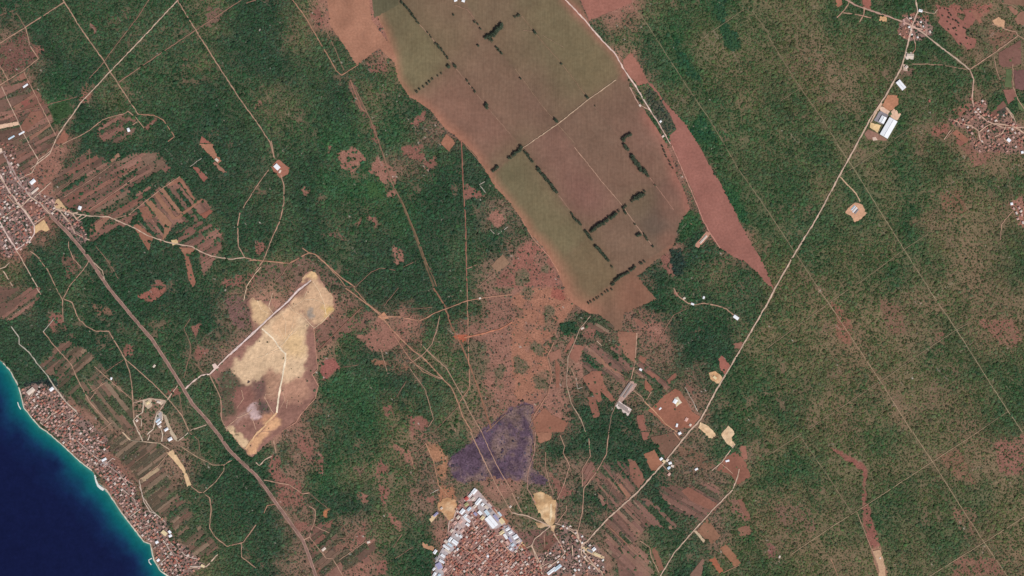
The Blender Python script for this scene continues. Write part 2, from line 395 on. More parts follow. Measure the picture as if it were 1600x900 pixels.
# soft clearings, gardens and thickets --------------------------------------------------------------
PINK, REDB, BRN = (152, 109, 93), (139, 97, 84), (122, 96, 82)
for t in [  # tile column, tile row, points, colour, wooded
    (1, 1, "510,60 620,20 690,90 600,190 530,150", PINK, .22), (1, 1, "700,170 760,80 870,170 890,270 860,350 820,320 770,200", PINK, .15),
    (1, 1, "900,20 1050,0 1070,100 1160,60 1130,150 1050,190 1040,120 930,80", REDB, .2), (1, 1, "1290,240 1380,280 1440,330 1310,340", REDB, .2),
    (1, 1, "1440,480 1500,410 1560,480 1520,520", PINK, .2), (1, 1, "280,270 360,280 310,340", PINK, .25), (1, 1, "610,500 660,460 650,520", REDB, .3),
    (1, 1, "690,440 760,470 765,540 720,480", REDB, .3), (1, 1, "400,570 500,550 600,640 520,590", BRN, .3), (1, 1, "860,640 930,690 910,770 870,760", PINK, .15),
    (1, 1, "0,600 70,640 40,700 0,680", REDB, .3), (1, 1, "0,750 200,760 300,700 420,780 560,890 0,895", BRN, .35), (1, 1, "1530,800 1600,760 1600,895 1490,895", REDB, .15),
    (1, 1, "1560,600 1600,590 1600,700", REDB, .2), (1, 1, "430,0 480,10 460,60", REDB, .3),
    (1, 3, "230,40 320,10 430,170 420,290 330,170", REDB, .25), (1, 3, "90,150 150,160 160,270 290,320 310,480 280,500 150,450 90,260", REDB, .28),
    (1, 3, "780,180 830,220 830,370 800,480 750,300", REDB, .3), (1, 3, "960,350 1040,350 1050,430 970,410", REDB, .15), (1, 3, "1060,410 1130,400 1120,460", REDB, .1),
    (1, 3, "800,500 870,530 920,560 900,620 840,570", PINK, .12), (1, 3, "620,640 690,540 680,700 640,710", REDB, .1), (1, 3, "310,660 390,640 360,700", REDB, .1),
    (1, 3, "330,700 420,800 540,895 380,895", REDB, .22), (1, 3, "560,760 680,720 640,830 540,840", REDB, .15), (1, 3, "600,870 820,800 820,895", REDB, .2),
    (1, 3, "230,560 320,560 310,620 240,610", REDB, .15), (1, 3, "420,580 480,580 450,640", REDB, .15), (1, 3, "400,470 460,490 430,540", (178, 118, 84), .1),
    (1, 3, "860,80 960,120 1000,240 920,180", PINK, .15), (1, 3, "1050,60 1140,70 1210,180 1190,310 1140,330 1120,200", (165, 120, 92), .12), (1, 3, "980,0 1060,0 1050,60 970,40", PINK, .15),
    (1, 3, "620,370 700,400 700,450 640,430", PINK, .2), (1, 3, "600,210 700,230 650,280", BRN, .3), (1, 3, "1150,330 1240,330 1250,430 1150,440", (160, 112, 86), .15),
    (1, 0, "340,100 400,40 430,150 390,180", REDB, .3), (1, 0, "160,180 220,150 260,180 210,220", BRN, .3), (1, 0, "690,380 820,400 830,450 700,450", REDB, .3),
    (1, 0, "960,780 1070,670 1060,740 1010,800", REDB, .1), (1, 0, "560,500 620,520 690,700 720,760 660,720 600,620", BRN, .3), (1, 0, "720,760 760,780 770,895 730,895", REDB, .25),
    (1, 0, "0,610 50,640 0,690", REDB, .25),
    (1, 2, "400,500 440,440 490,440 525,500 470,540 430,590 410,550", (150, 96, 86), .04), (1, 2, "690,300 740,240 770,190 860,270 930,340 840,390 720,400 620,290", PINK, .10),
    (1, 2, "560,60 740,170 690,250 560,280 420,380 380,420 370,260 480,170", (132, 98, 84), .32), (1, 2, "1230,300 1340,290 1300,350", (172, 98, 74), .02),
    (1, 2, "940,790 1110,820 1060,895 970,895", REDB, .1), (1, 2, "780,740 860,730 860,800 800,800", REDB, .25), (1, 2, "720,450 930,470 960,500 900,570 860,500 740,490", (150, 108, 86), .2),
    (0, 0, "190,280 270,290 300,310 240,360", REDB, .15), (0, 0, "0,290 150,190 200,300 230,370 100,470 0,420", (120, 86, 76), .35), (0, 0, "560,150 610,170 600,230", REDB, .35),
    (0, 0, "1300,40 1400,60 1380,130 1290,170", BRN, .3), (0, 0, "540,500 590,520 560,640 490,650", (140, 100, 84), .3),
    (0, 0, "650,770 780,710 860,760 800,850 730,880 610,850", (134, 100, 86), .2), (0, 0, "610,830 660,820 700,860 650,880", REDB, .02), (0, 0, "900,800 970,735 985,750 920,825", REDB, .05),
    (0, 2, "850,60 950,0 1040,0 1010,60 960,90", (150, 98, 84), .05), (0, 2, "1190,250 1240,210 1265,220 1225,310", REDB, .1), (0, 2, "1210,440 1220,370 1310,380 1250,450", REDB, .12),
    (0, 2, "540,80 620,90 720,160 620,170", (126, 98, 80), .35), (0, 2, "770,420 790,350 870,360 820,420", REDB, .15), (0, 2, "320,160 380,150 420,260 340,290 300,230", REDB, .15),
    (0, 2, "1040,640 1110,630 1130,660 1060,690", REDB, .1), (0, 2, "1400,60 1560,60 1590,240 1480,260 1420,150", (124, 94, 86), .35), (0, 2, "1340,560 1460,490 1480,640 1470,760 1400,820 1380,690", (74, 78, 58), .75),
    (0, 1, "1400,850 1500,820 1600,800 1600,895 1380,895", REDB, .35), (0, 1, "930,895 990,840 1050,890", REDB, .05),
    (0, 1, "380,690 470,700 500,780 420,850", (116, 90, 76), .45),
    (2, 1, "40,640 120,600 230,700 290,830 310,895 0,895 0,800", (150, 102, 88), .22), (2, 1, "920,700 980,690 1040,800 1000,830 940,760", REDB, .15),
    (2, 2, "0,60 100,0 320,0 400,120 300,240 250,340 220,420 250,540 180,700 60,720 0,640", (162, 114, 92), .10), (2, 2, "250,0 330,10 330,80 250,60", (152, 94, 80), .05),
    (2, 2, "590,360 680,350 700,470 640,500", REDB, .25), (2, 2, "440,240 520,250 500,330 440,300", REDB, .15), (2, 2, "1010,20 1050,30 1030,60", PINK, .1),
    (2, 3, "240,260 400,380 300,420 250,330", REDB, .2), (2, 3, "900,340 1090,350 1260,330 1280,470 1100,480 1000,420", (132, 96, 82), .2), (2, 3, "1020,80 1180,120 1280,220 1200,250 1050,150", (124, 96, 78), .3),
    (2, 3, "520,240 600,340 590,380 540,320", REDB, .15), (2, 3, "640,190 700,220 680,250", REDB, .1), (2, 3, "520,340 700,420 600,520 560,430", (130, 96, 82), .25),
    (2, 3, "0,640 230,600 200,720 120,720", (126, 94, 84), .3), (2, 3, "1300,420 1410,420 1500,540 1450,560", (134, 98, 84), .15), (2, 3, "190,640 330,640 250,740 200,760", (124, 88, 76), .15),
    (3, 0, "1040,30 1100,60 1160,20 1250,60 1290,20 1400,30 1340,120 1200,100 1060,110", (150, 100, 86), .15),
    (3, 0, "1020,800 1110,770 1170,830 1120,880 1030,850", (146, 98, 84), .3), (3, 0, "820,420 930,440 900,480 830,470", BRN, .2), (3, 0, "1130,700 1250,640 1290,690 1200,740", (146, 102, 86), .25),
    (3, 0, "1380,190 1520,160 1560,220 1420,330 1380,260", (128, 98, 80), .3), (3, 0, "830,100 1000,80 1030,180 960,220 880,260 810,200", (150, 106, 90), .25),
    (3, 1, "1180,0 1420,0 1460,60 1300,150 1240,60", (140, 102, 86), .3), (3, 1, "1540,370 1600,330 1600,520 1570,510", (156, 110, 94), .15), (3, 1, "1080,300 1200,290 1250,420 1150,480 1090,420", (128, 98, 78), .4),
    (3, 2, "390,90 450,110 530,240 510,370 420,300 430,200", (138, 98, 80), .35), (3, 2, "1050,290 1100,270 1120,400 1070,420", (134, 98, 82), .35), (3, 2, "690,60 840,120 860,300 760,280", (126, 98, 80), .4),
    (3, 2, "1300,200 1560,200 1600,400 1450,340", (138, 100, 84), .4), (3, 3, "1420,40 1600,20 1600,270 1450,260", (140, 100, 86), .4), (3, 3, "1060,150 1200,90 1300,330 1180,300", (130, 100, 80), .42),
    (3, 3, "1150,480 1300,470 1300,640 1230,680", (130, 100, 82), .42), (3, 3, "1170,790 1420,780 1480,895 1160,895", (134, 98, 82), .42), (3, 3, "40,470 260,450 300,620 120,640", (122, 96, 80), .45),
    (3, 3, "380,90 470,125 600,205 625,260 612,350 640,500 695,700 690,745 640,720 596,570 588,400 594,250 430,135", (142, 94, 82), .04),
    (3, 3, "640,730 700,720 750,895 690,895", (158, 120, 98), .05), (3, 3, "0,680 60,720 70,780 0,790", (134, 92, 84), .2),
]:
    paint(tile(t[0], t[1], t[2]), t[3], t[4], soft=2.5 if t[4] > .05 else 1.2, ragged=1.0 if t[4] > .05 else .5, holes=.8 if t[4] > .05 else .15)
for t in [  # dark thickets and green plots
    (0, 0, "280,680 440,620 470,700 400,740 340,800 300,740", (62, 84, 54), .35, (58, 84, 52)), (1, 1, "700,240 800,250 800,340 720,330", (66, 92, 56), .5, (60, 92, 58)),
    (2, 0, "1250,0 1340,0 1330,140 1420,230 1430,310 1350,320 1300,170", (58, 84, 56), .9, (50, 80, 56)), (2, 0, "1040,210 1050,300 1150,420 1180,520 1090,460 1000,300", (58, 84, 56), .9, (48, 80, 56)),
    (2, 1, "1300,240 1400,300 1500,520 1420,480 1330,330", (58, 88, 56), .8, (48, 82, 54)), (2, 0, "1090,820 1200,680 1250,820 1330,895 1150,895", (56, 86, 56), .85, (46, 80, 54)),
    (2, 0, "820,560 900,560 1000,700 1030,800 970,850 900,760", (88, 86, 70), .75, (66, 76, 62)),
    (2, 2, "300,230 400,190 410,270 330,300", (60, 78, 56), .95, (46, 72, 52)), (2, 2, "470,390 560,440 520,510 430,470", (62, 80, 56), .9, (50, 78, 54)), (2, 3, "940,420 1000,420 1010,490 950,490", (58, 80, 56), .95, (48, 76, 52)),
    (2, 1, "1030,480 1110,410 1160,440 1200,520 1140,560 1050,640", (66, 86, 56), .7, (54, 84, 54)), (2, 1, "1000,660 1060,640 1090,780 1040,830 990,760", (56, 66, 56), .95, (48, 66, 56)),
    (0, 2, "130,600 330,560 380,640 320,620 160,620", (54, 62, 58), 1.0, (42, 54, 52)), (0, 2, "225,790 300,770 310,830 250,830", (54, 66, 56), 1.0, (44, 62, 52)),
]:
    paint(tile(t[0], t[1], t[2]), t[3], t[4], t[5], soft=3, ragged=0.8)

for t in [(2, 2, "180,120 260,100 270,260 200,250"), (2, 2, "0,100 80,130 60,190 0,180"), (2, 2, "110,340 220,360 200,430 120,400"), (1, 2, "1340,330 1440,340 1460,480 1400,600 1340,600"), (2, 2, "20,430 120,470 90,560 10,520"), (1, 2, "1480,0 1600,0 1600,40 1500,50"),
          (2, 1, "20,800 90,770 110,860 40,890"), (2, 2, "130,560 230,520 240,640 160,640"), (1, 2, "1480,500 1560,480 1540,640 1490,620"), (2, 2, "60,0 140,0 120,80 70,60"), (2, 1, "180,740 240,760 230,830 190,800"), (1, 3, "1240,340 1400,320 1440,430 1380,400 1280,430"), (1, 3, "1450,380 1590,420 1580,480 1500,470")]:
    paint(tile(t[0], t[1], t[2]), (118, 102, 82), .5, (84, 90, 66), soft=3, ragged=1.5, holes=.8)
# field strips --------------------------------------------------------------------------------------
PAL_RED = [((146, 104, 90), .08), ((158, 114, 98), .05), ((130, 98, 84), .16), ((100, 90, 72), .55), ((140, 110, 92), .1), ((72, 84, 62), .9), ((150, 104, 88), .06), ((122, 94, 80), .3)]
PAL_OLV = [((116, 98, 80), .15), ((84, 92, 66), .6), ((142, 114, 94), .06), ((104, 94, 76), .3), ((70, 86, 60), .85), ((134, 102, 86), .1), ((110, 94, 76), .25), ((86, 90, 68), .5), ((152, 126, 104), .03)]
PAL_BRN = [((148, 108, 94), .07), ((134, 100, 86), .12), ((122, 94, 82), .25), ((156, 116, 98), .05), ((72, 84, 62), .85), ((96, 88, 72), .5)]
strips(tile(0, 1, "330,230 440,120 560,40 700,120 850,60 1000,60 1070,160 960,260 870,370 700,470 560,440 420,390 340,320"), 31, 3.5, 7, PAL_RED, hedge=.35, seed=1)
strips(tile(0, 1, "620,460 760,420 870,380 930,340 800,500 700,540 560,610 560,520"), 31, 4, 8, PAL_RED, hedge=.4, seed=2)
strips(px("0,150 20,130 38,115 75,165 92,212 60,253 28,262 0,262"), 28, 4, 8, PAL_RED, hedge=.5, seed=3, lmin=30)
strips(tile(0, 1, "830,430 900,350 1000,270 1130,200 1230,350 1280,345 1330,410 1260,480 1100,500 1010,620 900,540"), -52, 3.5, 7, PAL_RED[:3] + PAL_RED[5:6], hedge=.3, seed=18)
strips(tile(0, 1, "1100,560 1240,480 1330,500 1240,650 1120,650"), 31, 4, 7, PAL_RED[:3] + PAL_RED[5:6], hedge=.3, seed=19)
strips(tile(0, 1, "1240,640 1360,510 1390,560 1390,640 1270,830"), 31, 4, 6, PAL_RED[:3], hedge=.35, seed=4)
strips(tile(0, 1, "0,0 330,0 230,110 150,200 60,150"), 31, 4, 8, PAL_RED, hedge=.3, seed=5)
strips(tile(0, 2, "0,0 260,0 250,60 130,170 60,210 0,180"), 36, 4, 7, PAL_RED[:4], hedge=.3, seed=6)
strips(tile(0, 2, "400,690 490,600 640,560 760,640 830,720 840,895 650,880 560,760"), -52, 4, 8, PAL_OLV, hedge=.35, seed=7)
strips(tile(0, 2, "240,470 300,400 330,410 380,460 340,560 300,540"), 40, 4, 7, PAL_OLV, hedge=.3, seed=8)
strips(tile(0, 2, "430,480 540,400 560,420 480,520 560,640 500,610"), 40, 4, 7, PAL_OLV, hedge=.3, seed=9)
strips(tile(0, 3, "640,100 760,20 960,40 990,140 1060,300 1060,300 1150,440 1260,600 1370,720 1240,800 1150,700 1060,560 930,470 880,320 800,220 700,130"), 38, 3.5, 7, PAL_OLV, hedge=.45, seed=10, lmin=35, lmax=90)
strips(tile(0, 2, "330,380 430,330 560,400 640,480 700,560 840,720 640,560 490,600 420,700 360,620"), 42, 4, 7, PAL_OLV, hedge=.3, seed=21)
strips(tile(0, 3, "880,80 1000,70 1050,130 990,220 870,300 830,200"), 38, 4, 7, PAL_OLV, hedge=.4, seed=22)
strips(tile(0, 3, "560,0 720,0 700,80 640,120 560,60"), 38, 4, 7, PAL_OLV, hedge=.3, seed=11)
strips(tile(2, 3, "590,560 700,430 850,420 1040,590 990,610 880,580 850,590 760,690 740,730 590,720"), -46, 3.5, 7, PAL_BRN, hedge=.35, seed=12, lmin=40, lmax=90)
strips(tile(2, 3, "570,730 760,760 860,840 900,895 680,895 660,820"), -40, 4, 8, PAL_OLV, hedge=.4, seed=13)
strips(tile(2, 2, "430,370 520,350 640,380 770,500 700,570 560,540 450,560"), -40, 3, 6, PAL_BRN, hedge=.35, seed=23)
strips(tile(2, 2, "790,430 960,560 1030,620 960,640 780,540"), -38, 3, 6, PAL_BRN, hedge=.4, seed=24)
strips(tile(2, 3, "560,200 760,160 830,310 720,400 600,520 540,400"), -50, 3, 6, PAL_BRN, hedge=.35, seed=25)
strips(tile(2, 3, "900,350 1100,330 1290,320 1300,470 1180,560 1000,480"), -30, 4, 8, PAL_BRN, hedge=.35, seed=26)
strips(tile(2, 3, "600,720 760,700 850,760 860,890 700,895"), -44, 3, 6, PAL_BRN, hedge=.35, seed=27)
strips(tile(1, 3, "300,600 480,560 560,640 480,760 340,700"), 40, 5, 9, PAL_RED, hedge=.4, seed=28)
strips(tile(0, 0, "610,790 700,740 860,770 830,840 740,895 640,880"), 31, 4, 8, PAL_RED, hedge=.3, seed=29)
strips(tile(2, 2, "500,180 640,240 600,290 540,260 460,240"), -30, 3.5, 6, PAL_OLV, hedge=.4, seed=14)
strips(tile(1, 3, "320,760 560,740 760,660 700,800 500,895 400,895"), 40, 6, 11, PAL_RED, hedge=.4, seed=15)
strips(tile(2, 3, "430,230 500,180 530,260 450,350"), 60, 4, 7, PAL_RED, hedge=.4, seed=16)
strips(tile(2, 2, "560,500 640,470 760,560 700,590 640,560"), -38, 4, 6, PAL_BRN, hedge=.4, seed=17)

# pale rock specks and old dry-stone walls showing between the trees
_r = random.Random(91)
def bar(x, y, a, l, w):
    dx, dy = math.cos(a), math.sin(a)
    return [(x - dx * l - dy * w, y - dy * l + dx * w), (x + dx * l - dy * w, y + dy * l + dx * w), (x + dx * l + dy * w, y + dy * l - dx * w), (x - dx * l + dy * w, y - dy * l - dx * w)]
for _ in range(1500):
    x, y = _r.uniform(-40, MW + 40), _r.uniform(-40, MH + 40)
    if x > 1130 and _r.random() < .7: continue
    paint(bar(x, y, _r.uniform(0, 3.14), _r.uniform(.5, 1.6), _r.uniform(.4, .8)), _r.choice([(190, 180, 166), (170, 150, 136), (204, 196, 182), (160, 118, 100)]), 0.0, soft=0, ragged=0, k=.85)
for _ in range(230):
    x, y = _r.uniform(-40, MW + 40), _r.uniform(-40, MH + 40)
    paint(bar(x, y, -math.radians(_r.choice((30, -52, 35, -48)) + _r.gauss(0, 10)), _r.uniform(6, 22), _r.uniform(.3, .5)), _r.choice([(150, 140, 122), (136, 114, 94), (160, 150, 136)]), 0.15, soft=0, ragged=0, k=.6)

# ------------------------------------------------------------------ coast and sea
COAST = px("-100,470 -40,540 0,566 6,570 15,582 21,595 27,605 31,622 35,637 46,652 62,670 72,677 86,688 100,700 112,712 125,725 137,734 145,740 148,750 152,757 162,763 174,781 187,802 197,815 207,827 216,839 225,849 234,852 237,862 240,876 250,891 262,901 290,930 310,962")
def coast_distance(xs, ys):
    d = np.full(xs.shape, 1e9); side = np.zeros(xs.shape)
    for (ax, ay), (bx, by) in zip(COAST[:-1], COAST[1:]):
        dx, dy = bx - ax, by - ay
        t = np.clip(((xs - ax) * dx + (ys - ay) * dy) / (dx * dx + dy * dy), 0, 1)
        ex, ey = xs - ax - t * dx, ys - ay - t * dy
        q = np.hypot(ex, ey); s = dx * ey - dy * ex
        nearer = q < d - 1e-9
        side = np.where(nearer, s, side); d = np.where(nearer, q, d)
    return np.where(side > 0, d, -d)        # positive out at sea (south-west of the coast)
SEA = np.full((RH, RW), -99.0)
SEA[:, :520] = coast_distance(GXX[:, :520], GYY[:, :520])
wet = SEA > -3.5
DENS[wet] = 0
beach = np.clip(1 - np.abs(SEA + 1.2) / 2.2, 0, 1)[..., None]
GCOL[:] = GCOL * (1 - beach) + lin((186, 168, 142)) * beach

# ------------------------------------------------------------------ fields, quarries and yards: sheets of ground lying on the land
LIFT = [0.25]
def extend(poly, m=58):
    out = []
    for x, y in poly:
        if y <= 1.5: y -= m
        if y >= MH - 1.5: y += m
        if x <= 1.5: x -= m
        if x >= MW - 1.5: x += m
        out.append((x, y))
    return out

def rough_edge(poly, step, amp, rng):
    out = []
    n = len(poly)
    for i in range(n):
        (ax, ay), (bx, by) = poly[i], poly[(i + 1) % n]
        l = math.hypot(bx - ax, by - ay)
        k = max(1, int(l / step))
        for j in range(k):
            t = j / k
            a = amp if j else amp * 0.4
            out.append((ax + (bx - ax) * t + rng.gauss(0, a), ay + (by - ay) * t + rng.gauss(0, a)))
    return out

SHEETS = []
def worn(v, base):
    """dug and driven-over earth: darker damp hollows, paler scraped streaks"""
    ix = np.clip((v[:, 0] - PX0).astype(int), 0, RW - 1); iy = np.clip((v[:, 1] - PY0).astype(int), 0, RH - 1)
    a = np.clip((m2[iy, ix] - .5) * 3.0 + (n5[iy, ix] - .5) * 1.0, -1, 1)[:, None]
    return np.where(a > 0, base * (1 - a * .45) + lin((226, 200, 164)) * a * .45, base * (1 + a * np.array([.30, .38, .42])))
def dull(c):
    c = np.asarray(c, float); g = c.mean()
    return (g + (c - g) * .90) * np.array([.96, .955, .945])
def sheet(name, poly, colour, mat, dens=0.0, step=4.0, amp=0.55, grid=7.0, colfn=None, vary=0.10, label=None, lift=None):
    rng = random.Random(len(SHEETS) * 7 + 3)
    poly = extend(poly)
    b = rough_edge(poly, step, amp, rng)
    arr = np.array(b)
    x0, y0 = arr.min(0); x1, y1 = arr.max(0)
    pts = [Vector(p) for p in b]
    nb = len(pts)
    gx, gy = np.meshgrid(np.arange(x0 + grid / 2, x1, grid), np.arange(y0 + grid / 2, y1, grid))
    if gx.size:
        gx = gx + NR.uniform(-.3, .3, gx.shape) * grid; gy = gy + NR.uniform(-.3, .3, gy.shape) * grid
        ins = np.zeros(gx.shape, bool)
        for i in range(nb):
            ax, ay = b[i]; bx, by = b[(i + 1) % nb]
            if ay == by: continue
            c = (gy >= min(ay, by)) & (gy < max(ay, by))
            ins ^= c & (gx < ax + (gy - ay) * (bx - ax) / (by - ay))
        pts += [Vector((float(a), float(c))) for a, c in zip(gx[ins], gy[ins])]
    v, e, f, *_ = delaunay_2d_cdt(pts, [(i, (i + 1) % nb) for i in range(nb)], [list(range(nb))], 1, 1e-4)
    v = np.array([(p.x, p.y) for p in v])
    f = np.array([t for t in f if len(t) == 3])
    a, bb, cc = v[f[:, 0]], v[f[:, 1]], v[f[:, 2]]
    area = (bb[:, 0] - a[:, 0]) * (cc[:, 1] - a[:, 1]) - (bb[:, 1] - a[:, 1]) * (cc[:, 0] - a[:, 0])
    f[area > 0] = f[area > 0][:, ::-1]           # y runs south on the map: keep the normals up
    base = np.tile(lin(dull(colour) if mat is M_SOIL else colour), (len(v), 1))
    if colfn is None and mat is M_QUARRY:
        colfn = lambda v_, b_: worn(v_, b_)
    if colfn is not None: base = colfn(v, base)
    ix = np.clip((v[:, 0] - PX0).astype(int), 0, RW - 1); iy = np.clip((v[:, 1] - PY0).astype(int), 0, RH - 1)
    base = base * (1 + vary * 2 * ((n1[iy, ix] - .5) + (n2[iy, ix] - .5)))[:, None]
    LIFT[0] += 0.004
    z = LIFT[0] if lift is None else lift
    me = mesh_from(name, np.c_[X(v[:, 0]), Y(v[:, 1]), np.full(len(v), z)], tris=f, col=base)
    o = link(name, me, mat)
    tag(o, label, kind='structure')
    SHEETS.append(o)
    sl, m = cover_mask(poly, 0.0)
    DENS[sl] = DENS[sl] * (1 - m) + dens * m
    return o

def dist_to(v, line):
    d = np.full(len(v), 1e9)
    for (ax, ay), (bx, by) in zip(line[:-1], line[1:]):
        dx, dy = bx - ax, by - ay
        t = np.clip(((v[:, 0] - ax) * dx + (v[:, 1] - ay) * dy) / (dx * dx + dy * dy + 1e-9), 0, 1)
        d = np.minimum(d, np.hypot(v[:, 0] - ax - t * dx, v[:, 1] - ay - t * dy))
    return d

WEST = px("575,0 590,25 602,52 617,100 622,125 634,142 637,150 655,160 675,175 695,200 725,224 745,245 762,272 775,295 797,317 815,342 830,367 850,387 862,407 875,432 882,455 897,475 920,490")
EAST = px("882,0 920,37 940,62 960,82 972,98 978,115 985,135 1000,160 1012,180 1026,200 1040,222 1050,245 1058,275 1070,300 1078,326")
SOUTH = px("1078,326 1067,342 1057,360 1056,375 1050,387 1025,407 996,431 1010,450 1026,467 975,490 972,515 960,517")
GRASS = WEST + px("935,491 947,500 960,509 960,517") + SOUTH[::-1][1:] + EAST[::-1][1:]
# tone patches seen across the grassland: x, y, radius, colour
TONES = [(690, 60, 55, (122, 112, 84)), (650, 110, 35, (124, 114, 86)), (620, 10, 35, (104, 96, 74)), (740, 110, 50, (132, 102, 86)), (700, 170, 40, (140, 104, 88)), (760, 200, 45, (134, 100, 86)),
         (800, 60, 40, (128, 104, 84)), (850, 40, 45, (120, 110, 84)), (900, 85, 45, (122, 112, 84)), (930, 120, 35, (126, 112, 84)), (850, 150, 40, (128, 96, 84)), (880, 130, 28, (118, 106, 80)),
         (810, 265, 40, (116, 110, 82)), (850, 320, 40, (120, 110, 82)), (880, 370, 38, (120, 110, 82)), (910, 410, 35, (124, 106, 80)), (935, 440, 30, (128, 108, 82)), (990, 460, 26, (146, 104, 84)),
         (860, 250, 38, (132, 102, 86)), (900, 300, 35, (138, 100, 88)), (920, 260, 35, (128, 102, 84)), (970, 270, 35, (130, 102, 84)), (950, 210, 40, (126, 102, 84)), (1000, 210, 35, (132, 100, 86)),
         (1000, 320, 22, (124, 106, 82)), (1025, 345, 22, (98, 84, 74)), (970, 370, 30, (128, 104, 86)), (980, 390, 30, (128, 104, 84)), (1045, 330, 20, (150, 106, 90)), (1050, 300, 20, (140, 100, 88)), (1045, 375, 14, (154, 108, 90)),
         (905, 175, 30, (124, 100, 82)), (1015, 255, 22, (128, 98, 82)), (770, 30, 40, (130, 102, 86)), (700, 20, 30, (128, 106, 86)), (960, 150, 30, (126, 102, 84))]
COLS = [px("580,-40 627,2 655,37 702,95 725,122 760,166 795,207 815,230 850,275 892,332 922,372 950,407 975,440 1000,470"),
        px("715,-20 738,20 762,60 782,82 815,122 845,162 870,192 897,230 942,286 972,321 992,350 1020,385 1060,430"),
        px("780,-20 812,24 835,50 877,100 917,152 965,210 985,242 1012,275 1052,327")]
ROWS = [px("560,190 650,145 702,102 747,72 787,40 830,5 880,-40"), px("740,290 775,270 815,230 870,195 917,155 962,125 1000,100"), px("890,395 922,365 972,325 1007,299 1060,265"), px("900,487 950,447 1007,409 1060,375")]
PARCEL = [[(122, 114, 84), (130, 107, 86), (120, 112, 84), (120, 113, 83)], [(136, 106, 88), (126, 106, 85), (120, 109, 83), (124, 112, 83)],
          [(119, 111, 83), (136, 101, 89), (126, 101, 85), (132, 103, 87)], [(122, 108, 82), (130, 106, 88), (108, 94, 79), (118, 98, 82)], [(142, 106, 86)] * 4]
def side_of(v, line):
    d = np.full(len(v), 1e9); s = np.zeros(len(v))
    for (ax, ay), (bx, by) in zip(line[:-1], line[1:]):
        dx, dy = bx - ax, by - ay
        t = np.clip(((v[:, 0] - ax) * dx + (v[:, 1] - ay) * dy) / (dx * dx + dy * dy), 0, 1)
        ex, ey = v[:, 0] - ax - t * dx, v[:, 1] - ay - t * dy
        q = np.hypot(ex, ey); c = dx * ey - dy * ex
        s = np.where(q < d, c, s); d = np.minimum(d, q)
    return s > 0
def grass_col(v, base):
    w = np.full(len(v), 0.15); c = lin((126, 103, 84)) * 0.15
    c = np.tile(c, (len(v), 1))
    for x, y, r, k in TONES:
        g = np.exp(-((v[:, 0] - x) ** 2 + (v[:, 1] - y) ** 2) / (0.8 * r * r))
        w += g; c += g[:, None] * lin(k)
    c = c / w[:, None]
    ci = sum((~side_of(v, l)).astype(int) for l in COLS)
    ri = sum(side_of(v, l).astype(int) for l in ROWS)
    table = np.array([[lin(k) for k in row] for row in PARCEL])
    c = c * .58 + table[np.clip(ri, 0, 4), np.clip(ci, 0, 3)] * .42
    for l in COLS + ROWS:      # unmown margins along the parcel lines
        m = np.clip(1 - np.abs(dist_to(v, l) - 3.5) / 3.5, 0, 1)[:, None] * .16
        c = c * (1 - m) + lin((108, 88, 74)) * m
    ix = np.clip((v[:, 0] - PX0).astype(int), 0, RW - 1); iy = np.clip((v[:, 1] - PY0).astype(int), 0, RH - 1)
    nz = (n1[iy, ix] - .5) * 12
    dw = dist_to(v, WEST) + nz
    wide = 9 + 7 * np.clip((v[:, 1] - 330) / 120, 0, 1)
    s = (np.clip(1 - dw / (wide * 2), 0, 1) ** 1.5 * 0.8)[:, None]
    c = c * (1 - s) + lin((176, 124, 100)) * s
    de = np.minimum(dist_to(v, EAST[:6]) * 1.3, dist_to(v, EAST[8:])) + nz
    s = (np.clip(1 - de / 20, 0, 1) ** 1.5 * 0.85)[:, None]
    return (c * (1 - s) + lin((164, 112, 96)) * s) * np.array([.98, .94, .935])
sheet("grassland", GRASS, (126, 103, 84), M_GRASS, grid=3.2, colfn=grass_col, vary=0.09, label="wide brown dry grassland divided by hedgerows", amp=0.5)
sheet("field", tile(1, 0, "425,0 690,0 720,120 830,270 880,370 860,390 770,300 630,410 540,270 460,150"), (178, 124, 98), M_SOIL, label="salmon coloured ploughed field beside the brown grassland", vary=.14)
sheet("field", tile(1, 0, "690,0 900,0 890,30 740,110"), (100, 94, 72), M_GRASS)
sheet("field", tile(2, 0, "340,0 745,0 745,20 480,130"), (172, 112, 96), M_SOIL)
TONGUE = px("1057,203 1045,213 1052,232 1072,275 1087,312 1096,342 1108,365 1122,385 1145,401 1165,409 1182,425 1200,446 1211,453 1192,410 1175,382 1160,355 1142,317 1125,285 1105,252 1092,227 1070,192 1040,160 1020,132 1012,128 1030,152 1047,180")
sheet("field", px("986,81 973,94 980,113 998,135 1013,128 1000,102"), (170, 112, 94), M_SOIL)
sheet("field", TONGUE, (166, 108, 94), M_SOIL, label="long red bare field tapering to a point at the road", vary=.07)

